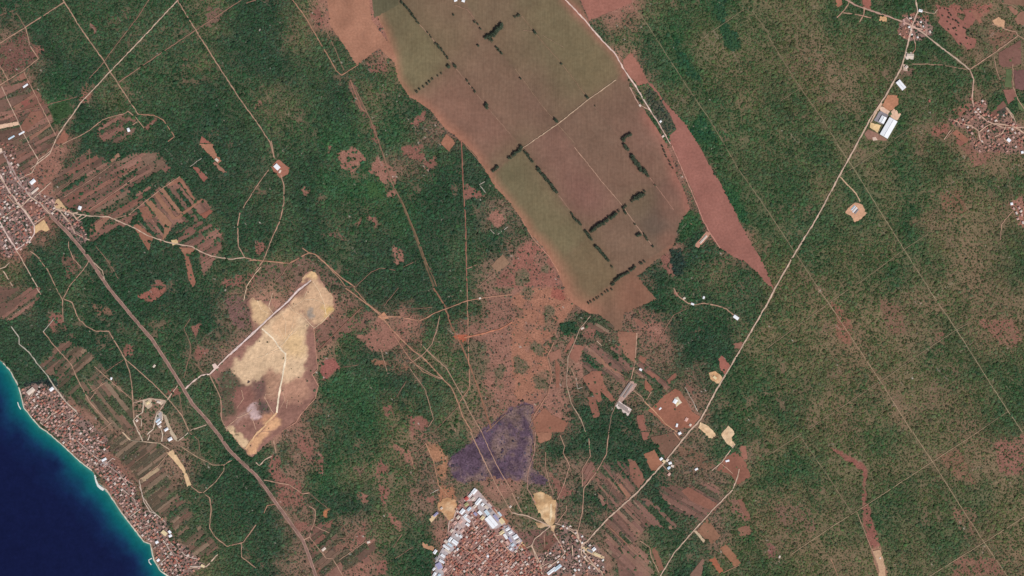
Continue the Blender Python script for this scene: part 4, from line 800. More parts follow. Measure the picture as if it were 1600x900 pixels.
# ------------------------------------------------------------------ roads and tracks
TAN, PALE, ORG, BRK, FIRE, WHT, HWY, GRY = (182, 144, 120), (202, 172, 148), (180, 134, 108), (150, 116, 96), (148, 132, 104), (226, 196, 180), (146, 112, 100), (190, 178, 160)
Z6_ = lambda t: zoom(330, 420, 6.667, t)
ROADS = []
TOWN_IN = px("742,812 756,806 774,834 790,846 806,868 842,885 850,905 690,905 700,884 712,858 728,846 740,846 746,834 736,822")
def cover_at(poly, p):
    c = False
    for (ax, ay), (bx, by) in zip(poly, poly[1:] + poly[:1]):
        if (ay > p[1]) != (by > p[1]) and p[0] < ax + (p[1] - ay) * (bx - ax) / (by - ay): c = not c
    return c
def road(pts, w=1.3, c=TAN, name="dirt_track", label=None):
    ROADS.append((pts, w, c, name, label))
for c_, r_, s_, w_, k_, n_ in [
    (0, 0, "0,270 160,170 400,15", 1.5, TAN, 't'), (0, 0, "395,0 520,200 650,380 690,450 790,600 865,715", 1.5, TAN, 't'), (0, 0, "740,515 980,350 1220,190 1510,0", 1.3, BRK, 't'), (0, 0, "1540,20 1600,0", 1.2, BRK, 't'),
    (0, 0, "930,0 860,110 720,290 640,400 560,490", 1.0, BRK, 't'), (0, 0, "160,170 190,290 240,365 150,440 50,500 0,530", 1.1, TAN, 't'), (0, 0, "100,80 160,170", .8, BRK, 't'), (0, 0, "0,95 100,60", .7, BRK, 't'),
    (0, 0, "0,410 50,500", 1.0, TAN, 't'), (0, 0, "10,540 100,730 140,820 180,895", 1.0, PALE, 't'), (0, 0, "150,450 260,670 350,850", 1.0, TAN, 't'), (0, 0, "100,700 260,665 480,605", .8, BRK, 't'),
    (0, 0, "340,930 430,880 500,850 560,815 640,750 700,730 780,710 800,695 850,735 900,800", 1.1, TAN, 't'), (0, 0, "865,715 960,720 1020,750 1070,820 1090,855 1050,885", 1.2, ORG, 't'), (0, 0, "830,780 860,760", 1.6, TAN, 't'),
    (1, 0, "230,0 310,110 380,230 450,350 500,440 535,470 600,430 640,405", 1.2, ORG, 't'), (1, 0, "430,170 500,320 550,440", .7, BRK, 't'), (1, 0, "590,500 620,580 660,680 690,700", 2.2, (150, 110, 90), 'f'), (1, 0, "580,510 610,600 650,680", 1.2, (150, 110, 90), 'f'),
    (1, 1, "900,340 980,530 1040,700 1110,890", 2.6, (112, 94, 72), 'f'), (1, 1, "910,350 990,540 1050,700 1130,890", 0.9, (150, 112, 88), 't'), (1, 2, "1110,0 1180,110 1220,240 1290,370 1330,470 1390,630 1470,880", 1.8, (150, 106, 84), 'f'),
    (1, 1, "1283,-20 1295,250 1310,480 1315,780 1320,900", 1.4, (162, 108, 90), 't'), (1, 2, "1320,0 1325,300 1330,470 1335,600 1330,630 1270,720", 1.2, ORG, 't'), (1, 1, "1315,780 1380,755", 1.0, TAN, 't'),
    (1, 1, "155,190 175,260 175,370 150,480 100,590 50,720 0,790", 1.4, TAN, 't'), (1, 1, "-80,400 0,270 80,160", 1.1, TAN, 't'), (1, 1, "-40,725 100,735 210,745 330,680 370,690 450,760 540,840 620,895", 1.7, ORG, 't'),
    (1, 1, "390,700 530,850 560,890", 1.0, ORG, 't'), (1, 1, "210,745 170,810 100,890", 1.0, BRK, 't'), (1, 1, "290,650 330,680", 1.0, ORG, 't'), (1, 1, "560,890 620,895 720,800 780,775 870,790", .8, BRK, 't'), (1, 1, "920,770 1000,730", .7, BRK, 't'),
    (1, 1, "1390,895 1490,805", 1.0, BRK, 't'), (1, 1, "95,-20 115,90", 1.2, TAN, 't'), (1, 1, "1395,255 1430,235", .8, GRY, 't'), (1, 1, "1400,260 1435,305", .8, GRY, 't'), (1, 1, "1510,565 1575,518", .9, GRY, 't'), (1, 1, "1465,535 1490,560", .8, GRY, 't'),
    (0, 1, "1500,430 1485,520 1490,640 1530,710 1600,725", 1.4, TAN, 't'), (0, 1, "1530,710 1440,720 1320,700 1250,670 1200,640 1130,630 1050,615 930,575 830,520 760,490 680,455 560,450 440,430 360,405 310,440", 1.5, PALE, 't'),
    (0, 1, "440,430 490,480 540,450", 1.2, PALE, 't'), (0, 1, "360,405 440,500 470,560 560,600", 1.4, PALE, 't'), (0, 1, "800,445 920,350 1010,280 1130,200", 1.0, TAN, 't'), (0, 1, "690,470 820,440", .8, TAN, 't'),
    (0, 1, "180,0 240,100 200,180 120,220", 1.2, PALE, 't'), (0, 1, "240,105 320,40", 1.1, PALE, 't'), (0, 1, "560,720 640,790 660,870", 1.1, PALE, 't'), (0, 1, "600,640 680,740 740,840", .8, BRK, 't'), (0, 1, "430,610 430,650 460,720 510,770", 1.0, TAN, 't'),
    (0, 1, "560,720 540,760 430,895", 1.2, TAN, 't'), (0, 1, "100,660 120,690 180,800 235,895", 1.3, PALE, 't'), (0, 1, "190,670 230,700 300,790 350,895", 1.1, TAN, 't'), (0, 1, "0,490 50,580 105,660", 1.9, WHT, 'r'),
    (0, 1, "105,660 190,600 215,560 215,510 170,440 110,360 60,300 0,190", 1.7, WHT, 'r'), (0, 1, "215,500 280,455", 1.2, PALE, 't'), (0, 1, "1260,90 1190,140", .8, GRY, 't'), (0, 1, "0,60 30,45 60,150 90,210 140,270 200,320", 1.8, (176, 150, 140), 'r'),
    (0, 1, "215,335 320,240", 1.4, PALE, 't'), (0, 1, "0,780 30,770 60,740", 1.2, PALE, 't'), (0, 1, "20,790 80,890", 1.2, PALE, 't'), (0, 1, "340,320 560,150 560,30", .8, BRK, 't'), (0, 1, "400,330 560,230 700,130", .7, TAN, 't'), (0, 1, "560,410 720,300 850,200", .7, TAN, 't'),
    (0, 2, "350,0 390,70 395,210", 1.1, TAN, 't'), (0, 2, "430,0 395,65 450,90 490,190 540,240 600,270 680,270 740,370 780,440 810,520 825,620 830,700 840,850 880,900", 1.3, TAN, 't'),
    (0, 2, "230,0 255,40", 1.3, PALE, 't'), (0, 2, "70,240 120,310 120,350 180,400 240,480 300,550 340,620 410,710 480,770", 1.4, GRY, 't'), (0, 2, "270,270 330,350 440,470 500,600 560,710 620,780 680,840", 1.2, TAN, 't'), (0, 2, "270,275 340,190", 1.0, GRY, 't'),
    (0, 2, "780,440 870,520 960,600 1050,690 1140,800 1180,895", 1.3, TAN, 't'), (0, 2, "830,720 930,690 1040,705 1110,610", 1.4, PALE, 't'), (0, 2, "1160,630 1200,590 1260,545 1310,540 1450,400 1600,270", 1.9, WHT, 'r'), (0, 2, "1310,540 1380,690 1385,820 1420,895", 1.3, TAN, 't'),
    (0, 2, "1190,890 1290,855", 1.4, PALE, 't'), (0, 2, "1150,560 1190,400 1190,350 1150,250 1190,190", .9, BRK, 't'), (0, 2, "1040,705 970,810", 1.2, PALE, 't'), (0, 2, "1220,470 1270,530", .9, BRK, 't'), (0, 2, "650,530 770,450", .8, BRK, 't'), (0, 2, "1120,660 1140,790", .8, BRK, 't'),
    (0, 2, "590,490 760,640 830,700", .9, TAN, 't'), (0, 2, "570,650 660,590", .9, TAN, 't'), (0, 2, "630,890 700,840", 1.0, TAN, 't'), (0, 2, "560,700 640,590", .7, TAN, 't'),
    (0, 2, "20,470 60,510 110,600 130,660 150,750 190,800 250,870 300,900", 1.4, (214, 200, 180), 'p'), (0, 3, "295,0 400,90 500,185 575,240", 1.4, (214, 200, 180), 'p'), (0, 3, "640,345 665,360 765,510 835,600 900,685 940,700 962,800 1005,870 1050,900", 1.4, (214, 200, 180), 'p'),
    (1, 2, "360,250 375,400 385,510 350,540 390,610 370,690 280,790 250,840 160,895", 1.1, (190, 140, 118), 't'), (1, 2, "560,0 680,90 780,170 840,250 980,390 1040,430 1170,570 1220,620 1265,720 1290,800 1350,900", 1.6, ORG, 't'),
    (1, 2, "610,0 700,100 780,160", 1.2, ORG, 't'), (1, 2, "1030,350 1100,420 1190,500 1280,660 1340,780 1410,900", 1.1, TAN, 't'), (1, 2, "780,180 900,180 1020,205 1070,185 1120,155 1240,110 1320,80 1430,60 1600,40", 1.5, ORG, 't'), (1, 2, "870,140 1100,120", .7, BRK, 't'),
    (1, 2, "1150,170 1130,260 1100,350 1050,410 1010,440 960,470", 1.1, TAN, 't'), (1, 2, "1300,310 1400,290 1530,255 1600,215", 2.0, (190, 126, 98), 't'), (1, 2, "960,500 1060,640 1110,820 1060,890", .8, TAN, 't'), (1, 2, "870,200 960,300", .7, BRK, 't'),
    (1, 2, "1000,480 1100,540 1170,570", 1.0, TAN, 't'), (1, 2, "860,290 960,440 1040,520 1150,570", .8, ORG, 't'), (1, 2, "800,110 890,0", .7, BRK, 't'), (1, 2, "1440,900 1560,790", .9, BRK, 't'), (1, 2, "400,380 660,120", .9, (150, 104, 86), 't'), (1, 2, "1265,740 1120,890", .8, BRK, 't'),
    (1, 2, "780,380 820,520", .8, TAN, 't'), (1, 2, "515,500 640,480", .7, BRK, 't'), (1, 2, "940,580 880,680", .7, BRK, 't'),
    (1, 3, "1340,0 1400,130 1500,330 1600,510", 1.3, TAN, 't'), (2, 3, "0,505 100,525 240,590", 1.5, PALE, 't'), (1, 3, "1410,0 1500,200 1600,370", 1.0, TAN, 't'), (2, 3, "0,380 30,440 60,500", 1.0, TAN, 't'), (1, 2, "1240,880 1250,900", .8, TAN, 't'),
    (1, 3, "50,300 210,330 290,385 335,380", 1.4, TAN, 't'), (1, 3, "330,460 370,490 370,540 335,655 440,790 480,790 540,895", 1.0, TAN, 't'), (1, 3, "0,190 20,210 60,170 100,150", 1.5, PALE, 't'), (1, 3, "110,50 125,130", 1.8, TAN, 't'), (1, 3, "290,675 340,655", 1.3, TAN, 't'),
    (1, 3, "870,790 980,720", .8, BRK, 't'), (1, 3, "860,720 910,640", .8, BRK, 't'), (1, 3, "1060,70 1110,180 1140,330 1200,400", 1.4, (180, 136, 106), 't'), (1, 3, "1090,385 1140,360", 1.0, GRY, 't'), (1, 3, "50,510 70,460 130,450", 1.1, ORG, 't'), (1, 3, "200,370 240,500", .8, BRK, 't'),
    (1, 3, "370,590 460,630", .8, TAN, 't'), (1, 3, "480,670 600,660 650,610 620,570", .8, BRK, 't'), (1, 3, "520,800 690,680", .8, TAN, 't'), (1, 3, "1060,70 1010,120 960,100", .9, BRK, 't'), (1, 3, "990,230 960,130", 1.0, ORG, 't'), (1, 3, "330,380 450,480", .6, BRK, 't'),
    (2, 0, "60,930 120,890 280,780 480,620 650,500", 1.3, (194, 164, 136), 't'), (2, 0, "60,100 180,250 320,410 470,610", .6, (150, 118, 96), 't'), (2, 0, "20,430 180,650 280,770 390,895", .6, (152, 122, 100), 't'), (2, 1, "390,20 490,145 570,245 690,385 770,500 880,640", 1.0, (176, 140, 118), 't'),
    (2, 0, "500,650 660,840", .5, (140, 108, 92), 't'), (2, 1, "860,210 920,290 1010,410", .8, (166, 124, 106), 't'), (2, 0, "70,190 160,200", .6, (158, 126, 104), 't'), (2, 0, "190,220 330,300", .6, (150, 126, 102), 't'), (1, 0, "1240,30 1320,60 1360,110", 1.0, (160, 124, 104), 't'),
    (1, 0, "920,20 1020,150 1100,240 1210,380 1300,490 1440,665 1590,840", .7, (158, 124, 104), 't'), (2, 1, "290,320 360,410", .7, (160, 126, 106), 't'), (2, 1, "60,470 130,590 230,700 290,800", 1.0, (188, 136, 112), 't'), (1, 1, "1310,10 1380,90 1470,210 1600,370", .7, (170, 122, 100), 't'),
    (2, 0, "750,20 850,160 970,350 1140,610 1230,740 1320,890", .9, FIRE, 'f'), (2, 0, "1140,285 1230,210 1450,60", .7, FIRE, 'f'), (2, 0, "1480,40 1600,200", .7, FIRE, 'f'), (2, 1, "1325,0 1410,150 1530,320 1600,420", .9, FIRE, 'f'), (3, 1, "0,420 90,560 170,680 310,895", .9, FIRE, 'f'),
    (3, 2, "310,0 380,95 540,340 700,580 900,900", 1.1, (170, 146, 116), 'f'), (3, 3, "905,0 1030,190 1200,460 1350,690 1495,900", 1.1, (170, 146, 116), 'f'), (3, 0, "0,225 100,390 210,560 350,760 430,890", .8, FIRE, 'f'), (3, 1, "430,0 540,160 700,420 850,660 1000,895", 1.0, (162, 146, 114), 'f'),
    (3, 2, "1000,0 1180,265 1340,520 1500,770 1590,900", 1.0, (166, 148, 118), 'f'), (3, 1, "440,205 530,150 760,0", .8, FIRE, 'f'), (3, 1, "540,890 850,660 1000,560", .7, FIRE, 'f'), (3, 2, "0,370 380,95 500,10", .8, FIRE, 'f'), (3, 2, "260,880 450,750 700,585 950,410 1170,265 1250,220", .9, FIRE, 'f'),
    (3, 2, "1310,900 1500,770", .9, FIRE, 'f'), (3, 3, "0,145 210,10", .8, FIRE, 'f'), (3, 3, "150,760 400,590 640,440 1020,190 1310,0", 1.0, (172, 150, 118), 'f'), (3, 3, "1010,900 1350,690 1600,530", 1.0, (172, 150, 118), 'f'), (3, 3, "210,40 350,240 520,500", .8, FIRE, 'f'), (3, 0, "80,630 210,545", .6, FIRE, 'f'),
    (3, 3, "555,500 650,740 700,880", .9, TAN, 't'), (3, 3, "390,790 435,895", .8, ORG, 't'), (2, 1, "1230,880 1270,760", .5, FIRE, 'f'), (3, 1, "1450,600 1460,500 1530,420", 1.0, TAN, 't'), (3, 1, "1420,90 1500,200 1530,330", .7, FIRE, 'f'),
    (2, 0, "325,-10 460,130 560,250 640,330 710,450 780,550 870,700", 1.7, WHT, 'r'), (2, 0, "870,700 910,760 990,900", 1.2, (214, 176, 160), 'r'), (2, 1, "1000,10 1080,200 1140,340 1200,490 1240,560 1300,650", 1.2, (194, 140, 122), 't'), (2, 0, "735,545 790,650 860,690", 1.2, (200, 160, 140), 't'),
    (3, 0, "490,0 540,30 650,70 760,105 860,145 900,160", 2.0, (190, 152, 134), 'r'), (3, 0, "430,110 470,70 500,30 512,0", 1.6, TAN, 't'), (3, 0, "470,80 560,92 645,112", 1.5, TAN, 't'), (3, 0, "600,50 598,90 572,138", 1.5, TAN, 't'), (3, 0, "960,200 1060,280 1180,370 1260,435", 1.9, (196, 168, 146), 'r'),
    (3, 0, "900,160 960,200", 2.2, (200, 166, 148), 'r'), (3, 0, "1260,435 1400,340 1560,225 1550,200 1490,185 1400,150", 1.4, TAN, 't'), (3, 0, "1260,435 1285,500 1280,560 1275,620 1290,690 1370,760 1480,800 1600,795", 1.8, (196, 160, 138), 'r'), (3, 0, "900,400 1080,405 1240,435", .9, TAN, 't'),
    (3, 0, "1410,340 1425,430 1450,500", .8, TAN, 't'), (3, 0, "1560,220 1600,245", 1.0, TAN, 't'), (3, 0, "1530,400 1530,540 1560,620 1600,680", 1.0, TAN, 't'), (3, 0, "950,70 1040,85 1060,60", 1.0, PALE, 't'), (3, 0, "1490,670 1530,720 1560,800", 1.0, PALE, 't'), (3, 0, "790,870 890,800", .6, FIRE, 'f'),
    (3, 1, "450,205 550,310 575,360", 1.6, (204, 168, 136), 't'), (3, 0, "1110,870 1160,810", .8, TAN, 't'), (3, 0, "1450,0 1460,20 1520,30 1600,75", .9, BRK, 't'), (3, 0, "920,270 920,310 900,340", 1.0, ORG, 't'),
    (2, 2, "1010,0 1030,40 1050,60 1100,95 1140,105 1200,95 1280,110 1340,130 1400,180", 1.5, TAN, 't'), (2, 2, "490,175 420,260 390,340 350,430 340,600 370,720 430,820 460,900", 1.1, (180, 152, 128), 't'), (2, 2, "780,280 770,460 745,570", 1.4, TAN, 't'), (2, 2, "745,575 650,720 620,800 605,895", .9, (160, 132, 112), 't'),
    (2, 2, "260,340 220,430 250,540 220,670 140,790 110,870", 1.1, ORG, 't'), (2, 2, "760,640 790,665 815,685 830,715 870,650", 1.1, TAN, 't'), (2, 2, "830,710 900,780 960,850 1030,900", 1.5, (198, 150, 118), 't'), (2, 2, "1080,620 1120,690 1160,770", .8, GRY, 't'), (2, 2, "1010,170 960,250 920,320", .8, BRK, 't'), (2, 2, "1090,130 1010,170", .6, BRK, 't'),
    (2, 2, "400,560 410,630 440,620", .8, GRY, 't'), (2, 2, "370,500 410,600", 1.0, TAN, 't'), (2, 2, "530,330 560,360", .9, PALE, 't'),
    (2, 3, "605,0 590,140 520,260 450,350 440,500 410,620 405,660", 1.2, TAN, 't'), (2, 3, "690,240 640,310 600,400 590,520", .8, BRK, 't'), (2, 3, "480,40 490,150 440,230 440,340", 1.0, TAN, 't'), (2, 3, "300,20 330,90 320,130 360,210 330,310 280,430 270,560", 1.1, TAN, 't'), (2, 3, "145,0 140,130 100,250 95,350 150,450", 1.1, (176, 134, 118), 't'),
    (2, 3, "210,120 210,230 235,330 260,390", .8, TAN, 't'), (2, 3, "1390,80 1310,190 1250,240", 1.2, PALE, 't'), (2, 3, "1420,230 1410,280 1380,360 1270,470 1150,600 1010,760 930,895", 1.5, PALE, 't'), (2, 3, "800,680 860,720 870,780 920,880", 1.2, TAN, 't'), (2, 3, "240,590 140,670 125,710 150,790 190,880", 1.5, PALE, 't'),
    (2, 3, "240,590 310,720 330,760", 1.1, TAN, 't'), (2, 3, "440,740 560,890", 1.6, PALE, 't'), (2, 3, "270,570 330,590 400,640 430,690", 1.3, PALE, 't'), (2, 3, "1320,880 1420,830", .9, ORG, 't'), (2, 3, "280,570 340,490 340,460", .9, TAN, 't'), (2, 3, "1310,200 1380,260", 1.0, TAN, 't'), (2, 3, "50,750 90,895", 1.0, PALE, 't'), (2, 3, "200,640 205,720", .8, TAN, 't'),
    (2, 3, "940,205 990,260", 1.2, TAN, 't'), (2, 3, "580,570 740,720", .8, (172, 122, 96), 't'), (2, 3, "1050,50 1010,0", 1.2, ORG, 't'),
    (0, 3, "870,0 890,60 1000,70 1060,110", 1.3, (190, 164, 138), 't'), (0, 3, "815,50 890,60", 1.1, (150, 138, 116), 't'), (0, 3, "1060,120 990,210 870,300", 1.1, TAN, 't'), (0, 3, "870,300 890,400 950,490 1030,560", 1.2, (196, 176, 156), 't'), (0, 3, "1130,90 1240,160 1330,205 1400,205 1400,240 1350,310 1270,380", 1.1, (176, 148, 120), 't'),
    (0, 3, "1195,340 1240,375 1270,380 1310,410 1320,480 1310,600 1350,660 1420,715 1520,690 1600,580", 1.3, (178, 140, 116), 't'), (0, 3, "1510,690 1510,780 1600,850", 1.0, TAN, 't'), (0, 3, "1400,205 1450,175", 1.2, TAN, 't'), (0, 3, "765,0 815,50", 1.8, (212, 180, 148), 't'), (0, 3, "1180,850 1290,840 1360,765", 1.6, PALE, 't'), (0, 3, "1180,0 1240,50 1250,120", .9, BRK, 't'),
    (0, 3, "640,340 700,410 760,500", .9, GRY, 'p'), (1, 2, "0,895 100,900", .5, TAN, 't'),
]:
    road(tile(c_, r_, s_), w_, k_, {'t': "dirt_track", 'f': "firebreak", 'r': "road", 'p': "shore_path"}[n_])
road(px("278,0 225,57 172,112 125,162 113,180 101,196 90,213 84,226 78,240 70,247 62,253 48,264"), 1.5, PALE)
road(px("277,0 312,57 362,135 375,155 400,189 422,222 428,245"), 1.4, TAN)
road(px("556,140 580,190 600,245 612,285 625,310"), 1.6, (140, 108, 88), "firebreak")
road(px("6,240 22,268 45,305 68,322"), 2.0, (172, 148, 138), "road")
HW = tile(0, 1, "270,390 330,460 420,550 480,620 560,720 680,895")[:-1] + tile(0, 2, "680,0 820,170 950,320 1060,490 1130,600 1200,720 1290,820 1370,900")[:-1] + tile(0, 3, "1370,20 1430,110 1500,180 1600,280")[:-1] + tile(1, 3, "0,270 60,350 130,450 210,560 290,670 330,770 350,830 375,900")
road(HW, 3.6, HWY, "highway", "brown grey two lane highway running down the left side")
road([(x + 1.6, y - 1.4) for x, y in HW], .6, (184, 152, 134), "road_verge")
road([(x - 1.7, y + 1.3) for x, y in HW], .6, (172, 140, 124), "road_verge")
road(zoom(330, 420, 6.667, "200,895 350,750 500,610 640,480 800,340 900,230 1040,120"), 2.0, (228, 204, 194), "road", "whitish haul road climbing north-east across the earthworks")
road([(x + 2.0, y + 1.6) for x, y in zoom(330, 420, 6.667, "350,750 500,610 640,480 800,340 900,230 1040,120")], .7, (120, 96, 84), "ditch")  # narrow darker strip along the south-east side of the haul road
road(zoom(330, 420, 6.667, "530,625 640,720 750,830")[:-1] + tile(1, 2, "160,390 185,410 185,450 165,560 145,660 130,780"), 2.3, (244, 222, 190), "road", "cream haul road running down the middle of the earthworks")
road(tile(1, 2, "130,780 60,850 0,895")[:-1] + zoom(320, 620, 10, "960,440 800,590 720,700 640,820"), 2.4, (224, 178, 134), "road")
MAIN = tile(3, 0, "922,-10 935,80 915,120 890,200 860,330 830,430 740,590 640,740 555,895")[:-1] + tile(3, 1, "555,0 445,200 300,470 170,680 50,890") + tile(2, 2, "1600,90 1500,260 1360,500 1270,650 1180,820 1110,895")[:-1] + tile(2, 3, "1105,0 960,180 780,380 600,540 490,660 430,720")
road(MAIN, 1.9, (204, 174, 150), "road", "long pale road running from the top right to the bottom villages")
for q, w in [("560,900 700,820 770,760 870,640", .8), ("770,760 780,560 740,470", .7), ("740,830 620,880 480,930", .8), ("1060,130 1130,240 1180,370 1200,480", .9), ("1180,370 1080,320 980,320", .7), ("1000,230 960,330 850,400", .6), ("480,330 520,420 600,470", .7), ("600,400 650,470", .8), ("640,250 600,390", .7), ("860,500 840,640 770,760", .6), ("900,640 820,700 770,760", .6), ("1070,620 1150,560 1240,470", .9), ("800,370 870,450 960,500 1070,610", .7), ("700,620 770,740", .6), ("340,330 370,180 450,60 520,-20", .9)]:
    road(Z6_(q), w, (230, 200, 164), "dirt_track")
for q, w in [("690,400 760,540 800,590", .8), ("690,420 700,370 780,370", .6), ("400,620 520,570 560,530", .9), ("290,720 400,630", .9), ("880,350 900,430 850,520", .6), ("560,620 600,740", .8), ("930,430 920,520", .6), ("450,330 470,420 400,520", .6)]:
    road(zoom(310, 560, 6.667, q), w, (208, 168, 140), "dirt_track")
# streets of the towns
for s, w in [("0,70 100,200 180,330 280,490 400,590 500,740", 1.4), ("340,520 430,430 480,390 640,470 700,560 780,640", 1.5), ("430,310 480,380", 1.0), ("0,220 100,200", .9), ("0,700 60,700 180,600 340,520", 1.0), ("120,350 220,470 340,520", 1.0), ("640,470 760,400", 1.2), ("850,500 880,570 800,640", 1.6), ("880,570 1000,600 1130,630 1220,620", 1.5), ("930,590 1060,740 1120,830", 1.3), ("1140,640 1200,720 1290,650", 1.2)]:
    road(zoom(0, 270, 10, s), w, PALE, "street")
for s, w in [("460,0 600,200 720,370 880,520 920,560", 1.1), ("160,330 250,180", 1.0), ("400,700 500,580 600,540", 1.0), ("330,700 440,780", .9), ("560,840 700,700 900,560", .8)]:
    road(zoom(30, 590, 10, s), w, (206, 184, 162), "street")
for s, w in [("500,570 560,490 680,470", 1.3), ("500,170 620,220", .9), ("600,600 760,460 800,480", 1.0), ("620,740 900,760 1080,860", .7), ("200,180 420,380 560,500", .7), ("700,580 860,700 1000,880", .7)]:
    road(zoom(100, 670, 10, s), w, (204, 180, 164), "street")
for s, w in [("150,470 240,570 400,450", 1.0), ("380,100 420,200 450,340 540,490 620,520", 1.1), ("240,570 400,760 560,700", .7), ("100,130 300,300 350,470", .7)]:
    road(zoom(180, 750, 10, s), w, (204, 184, 166), "street")
for s, w in [("770,750 940,750 1000,760", 1.5), ("350,340 500,560 620,760", .8), ("200,470 420,330 560,480", .7), ("640,520 700,580 900,640", .9), ("260,740 420,600", .7)]:
    road(zoom(220, 810, 10, s), w, (206, 186, 170), "street")
for s, w in [("180,470 240,400 330,340 340,150", 1.1), ("180,470 330,790", 1.2), ("230,390 310,450 310,560", 1.0), ("400,690 500,600 520,480 560,330", 1.3), ("600,550 640,680 630,800", 1.1), ("550,540 640,460 640,340 570,320", 1.1), ("410,780 440,690", 1.1), ("880,790 980,720 1040,660", 1.1)]:
    road(zoom(190, 610, 10, s), w, (212, 190, 166), "street")
for s, w in [("700,850 560,640 420,640", .5), ("540,440 480,620 420,640 400,820", 1.2), ("930,240 1040,360 1130,450 1300,690", 1.3), ("1140,870 1200,860 1320,720", 1.0), ("780,640 850,820", .8)]:
    road(zoom(660, 750, 10, s), w, (206, 178, 160), "street")
for s, w in [("590,420 900,640 1100,760 1300,740", .8), ("700,430 900,640", .6), ("550,480 820,540", .6), ("1150,250 1300,450 1440,600", .9), ("1300,740 1420,860 1460,900", 1.1), ("420,560 480,760 440,900", .7), ("960,480 1180,620 1310,710", .7)]:
    road(zoom(660, 810, 10, s), w, (200, 150, 126), "street")
for s, w in [("650,240 730,360 830,540 720,650 560,760", 1.2), ("1010,180 1050,320 1090,400 1080,560 1200,680 1400,830 1420,890", 1.5), ("880,140 950,180 1010,180", 1.0), ("940,420 950,580", 1.1), ("300,410 400,620 460,780 470,900", 1.3), ("460,760 560,700 600,720", 1.0), ("320,420 220,460", 1.2), ("560,560 500,650 460,740", 1.2), ("1240,290 1180,360 1090,400", 1.2)]:
    road(zoom(800, 810, 10, s), w, (210, 178, 152), "street")
for s, w in [("1160,270 1260,380 1300,280", 1.2), ("1220,380 1250,470 1200,600", 1.4), ("1250,430 1420,460 1440,500", 1.2), ("1330,330 1400,430", 1.0), ("1420,470 1460,420 1470,540", 1.0), ("1270,560 1300,680", 1.0)]:
    road(zoom(1300, 0, 10, s), w, (206, 168, 148), "street")
for s, w in [("500,380 650,440 780,470 880,540 920,700", 1.3), ("900,560 1000,480 1100,430", 1.1), ("1130,430 1300,450 1440,470 1600,580", 1.5), ("1140,640 1260,580 1310,480", 1.2), ("1310,180 1380,270 1420,340", 1.1), ("1270,640 1370,760", 1.0), ("970,740 900,670", 1.0), ("560,400 600,460", .9), ("450,540 350,680", .9)]:
    road(zoom(1440, 150, 10, s), w, (208, 172, 146), "street")

_a = math.radians(42); _ca, _sa = math.cos(_a), math.sin(_a)
def street_runs(q, w, c):
    run = []
    for p in q + [(0, 0)]:
        if cover_at(TOWN_IN, p): run.append(p)
        else:
            if len(run) > 4: road(run, w, c, "street")
            run = []
for k in range(-5, 7):
    street_runs([(757 + u * _ca + k * 17 * _sa, 842 - u * _sa + k * 17 * _ca) for u in np.arange(-120, 121, 3)], .55, (196, 152, 136))
    street_runs([(757 + k * 26 * _ca + u * _sa, 842 - k * 26 * _sa + u * _ca) for u in np.arange(-120, 121, 3)], .6, (198, 160, 144))
ROAD_Z = [2.6]
def build_road(pts, w, c, name, label):
    rng = random.Random(len(pts) * 13 + int(pts[0][0] * 7))
    p = [np.array(q, float) for q in pts]
    def edge(q): return q[0] <= 2 or q[0] >= MW - 2 or q[1] <= 2 or q[1] >= MH - 2
    if edge(p[0]):
        d = p[0] - p[1]; p.insert(0, p[0] + d / np.linalg.norm(d) * 56)
    if edge(p[-1]):
        d = p[-1] - p[-2]; p.append(p[-1] + d / np.linalg.norm(d) * 56)
    P = [p[0]]
    for a, b in zip(p[:-1], p[1:]):
        l = np.linalg.norm(b - a); k = max(1, int(l / 4))
        for j in range(1, k + 1):
            q = a + (b - a) * j / k
            P.append(q + (np.array([rng.gauss(0, .22), rng.gauss(0, .22)]) if j < k else 0))
    P = np.array(P)
    T = np.gradient(P, axis=0); T /= np.linalg.norm(T, axis=1)[:, None] + 1e-9
    Nn = np.c_[-T[:, 1], T[:, 0]]
    ww = (w * .8 if name == 'firebreak' and w < 1.5 else w * .98 + .08 if name == 'dirt_track' else w * 1.08 + .1) * 0.5 * np.array([rng.uniform(.66, 1.3) for _ in P])[:, None]
    A, B = P + Nn * ww, P - Nn * ww
    v = np.empty((2 * len(P), 2)); v[0::2], v[1::2] = A, B
    i = np.arange(len(P) - 1) * 2
    q = np.c_[i, i + 1, i + 3, i + 2]
    ROAD_Z[0] += 0.003
    shade = np.repeat(np.array([rng.uniform(.84, 1.12) for _ in P]), 2)[:, None]
    me = mesh_from(name, np.c_[X(v[:, 0]), Y(v[:, 1]), np.full(len(v), ROAD_Z[0])], quads=q, col=lin(c) * shade)
    # face up
    if me.polygons[0].normal.z < 0: me.flip_normals()
    o = link(name, me, M_ROAD)
    tag(o, label, kind='structure')
    clear_line(P, w * 0.9, 0.0)
for a in ROADS: build_road(*a)

# ------------------------------------------------------------------ the land itself
STEP = 2
gx = np.arange(PX0, PX1 + .1, STEP); gy = np.arange(PY0, PY1 + .1, STEP)
gw, gh = len(gx), len(gy)
ii = np.clip(gy - PY0, 0, RH - 1).astype(int); jj = np.clip(gx - PX0, 0, RW - 1).astype(int)
col = GCOL[np.ix_(ii, jj)].reshape(-1, 3)
sea_d = SEA[np.ix_(ii, jj)]
zz = np.where(sea_d > -3, -np.clip((sea_d + 3) * 1.0, 0, 30), 0.0)
vx, vy = np.meshgrid(gx, gy)
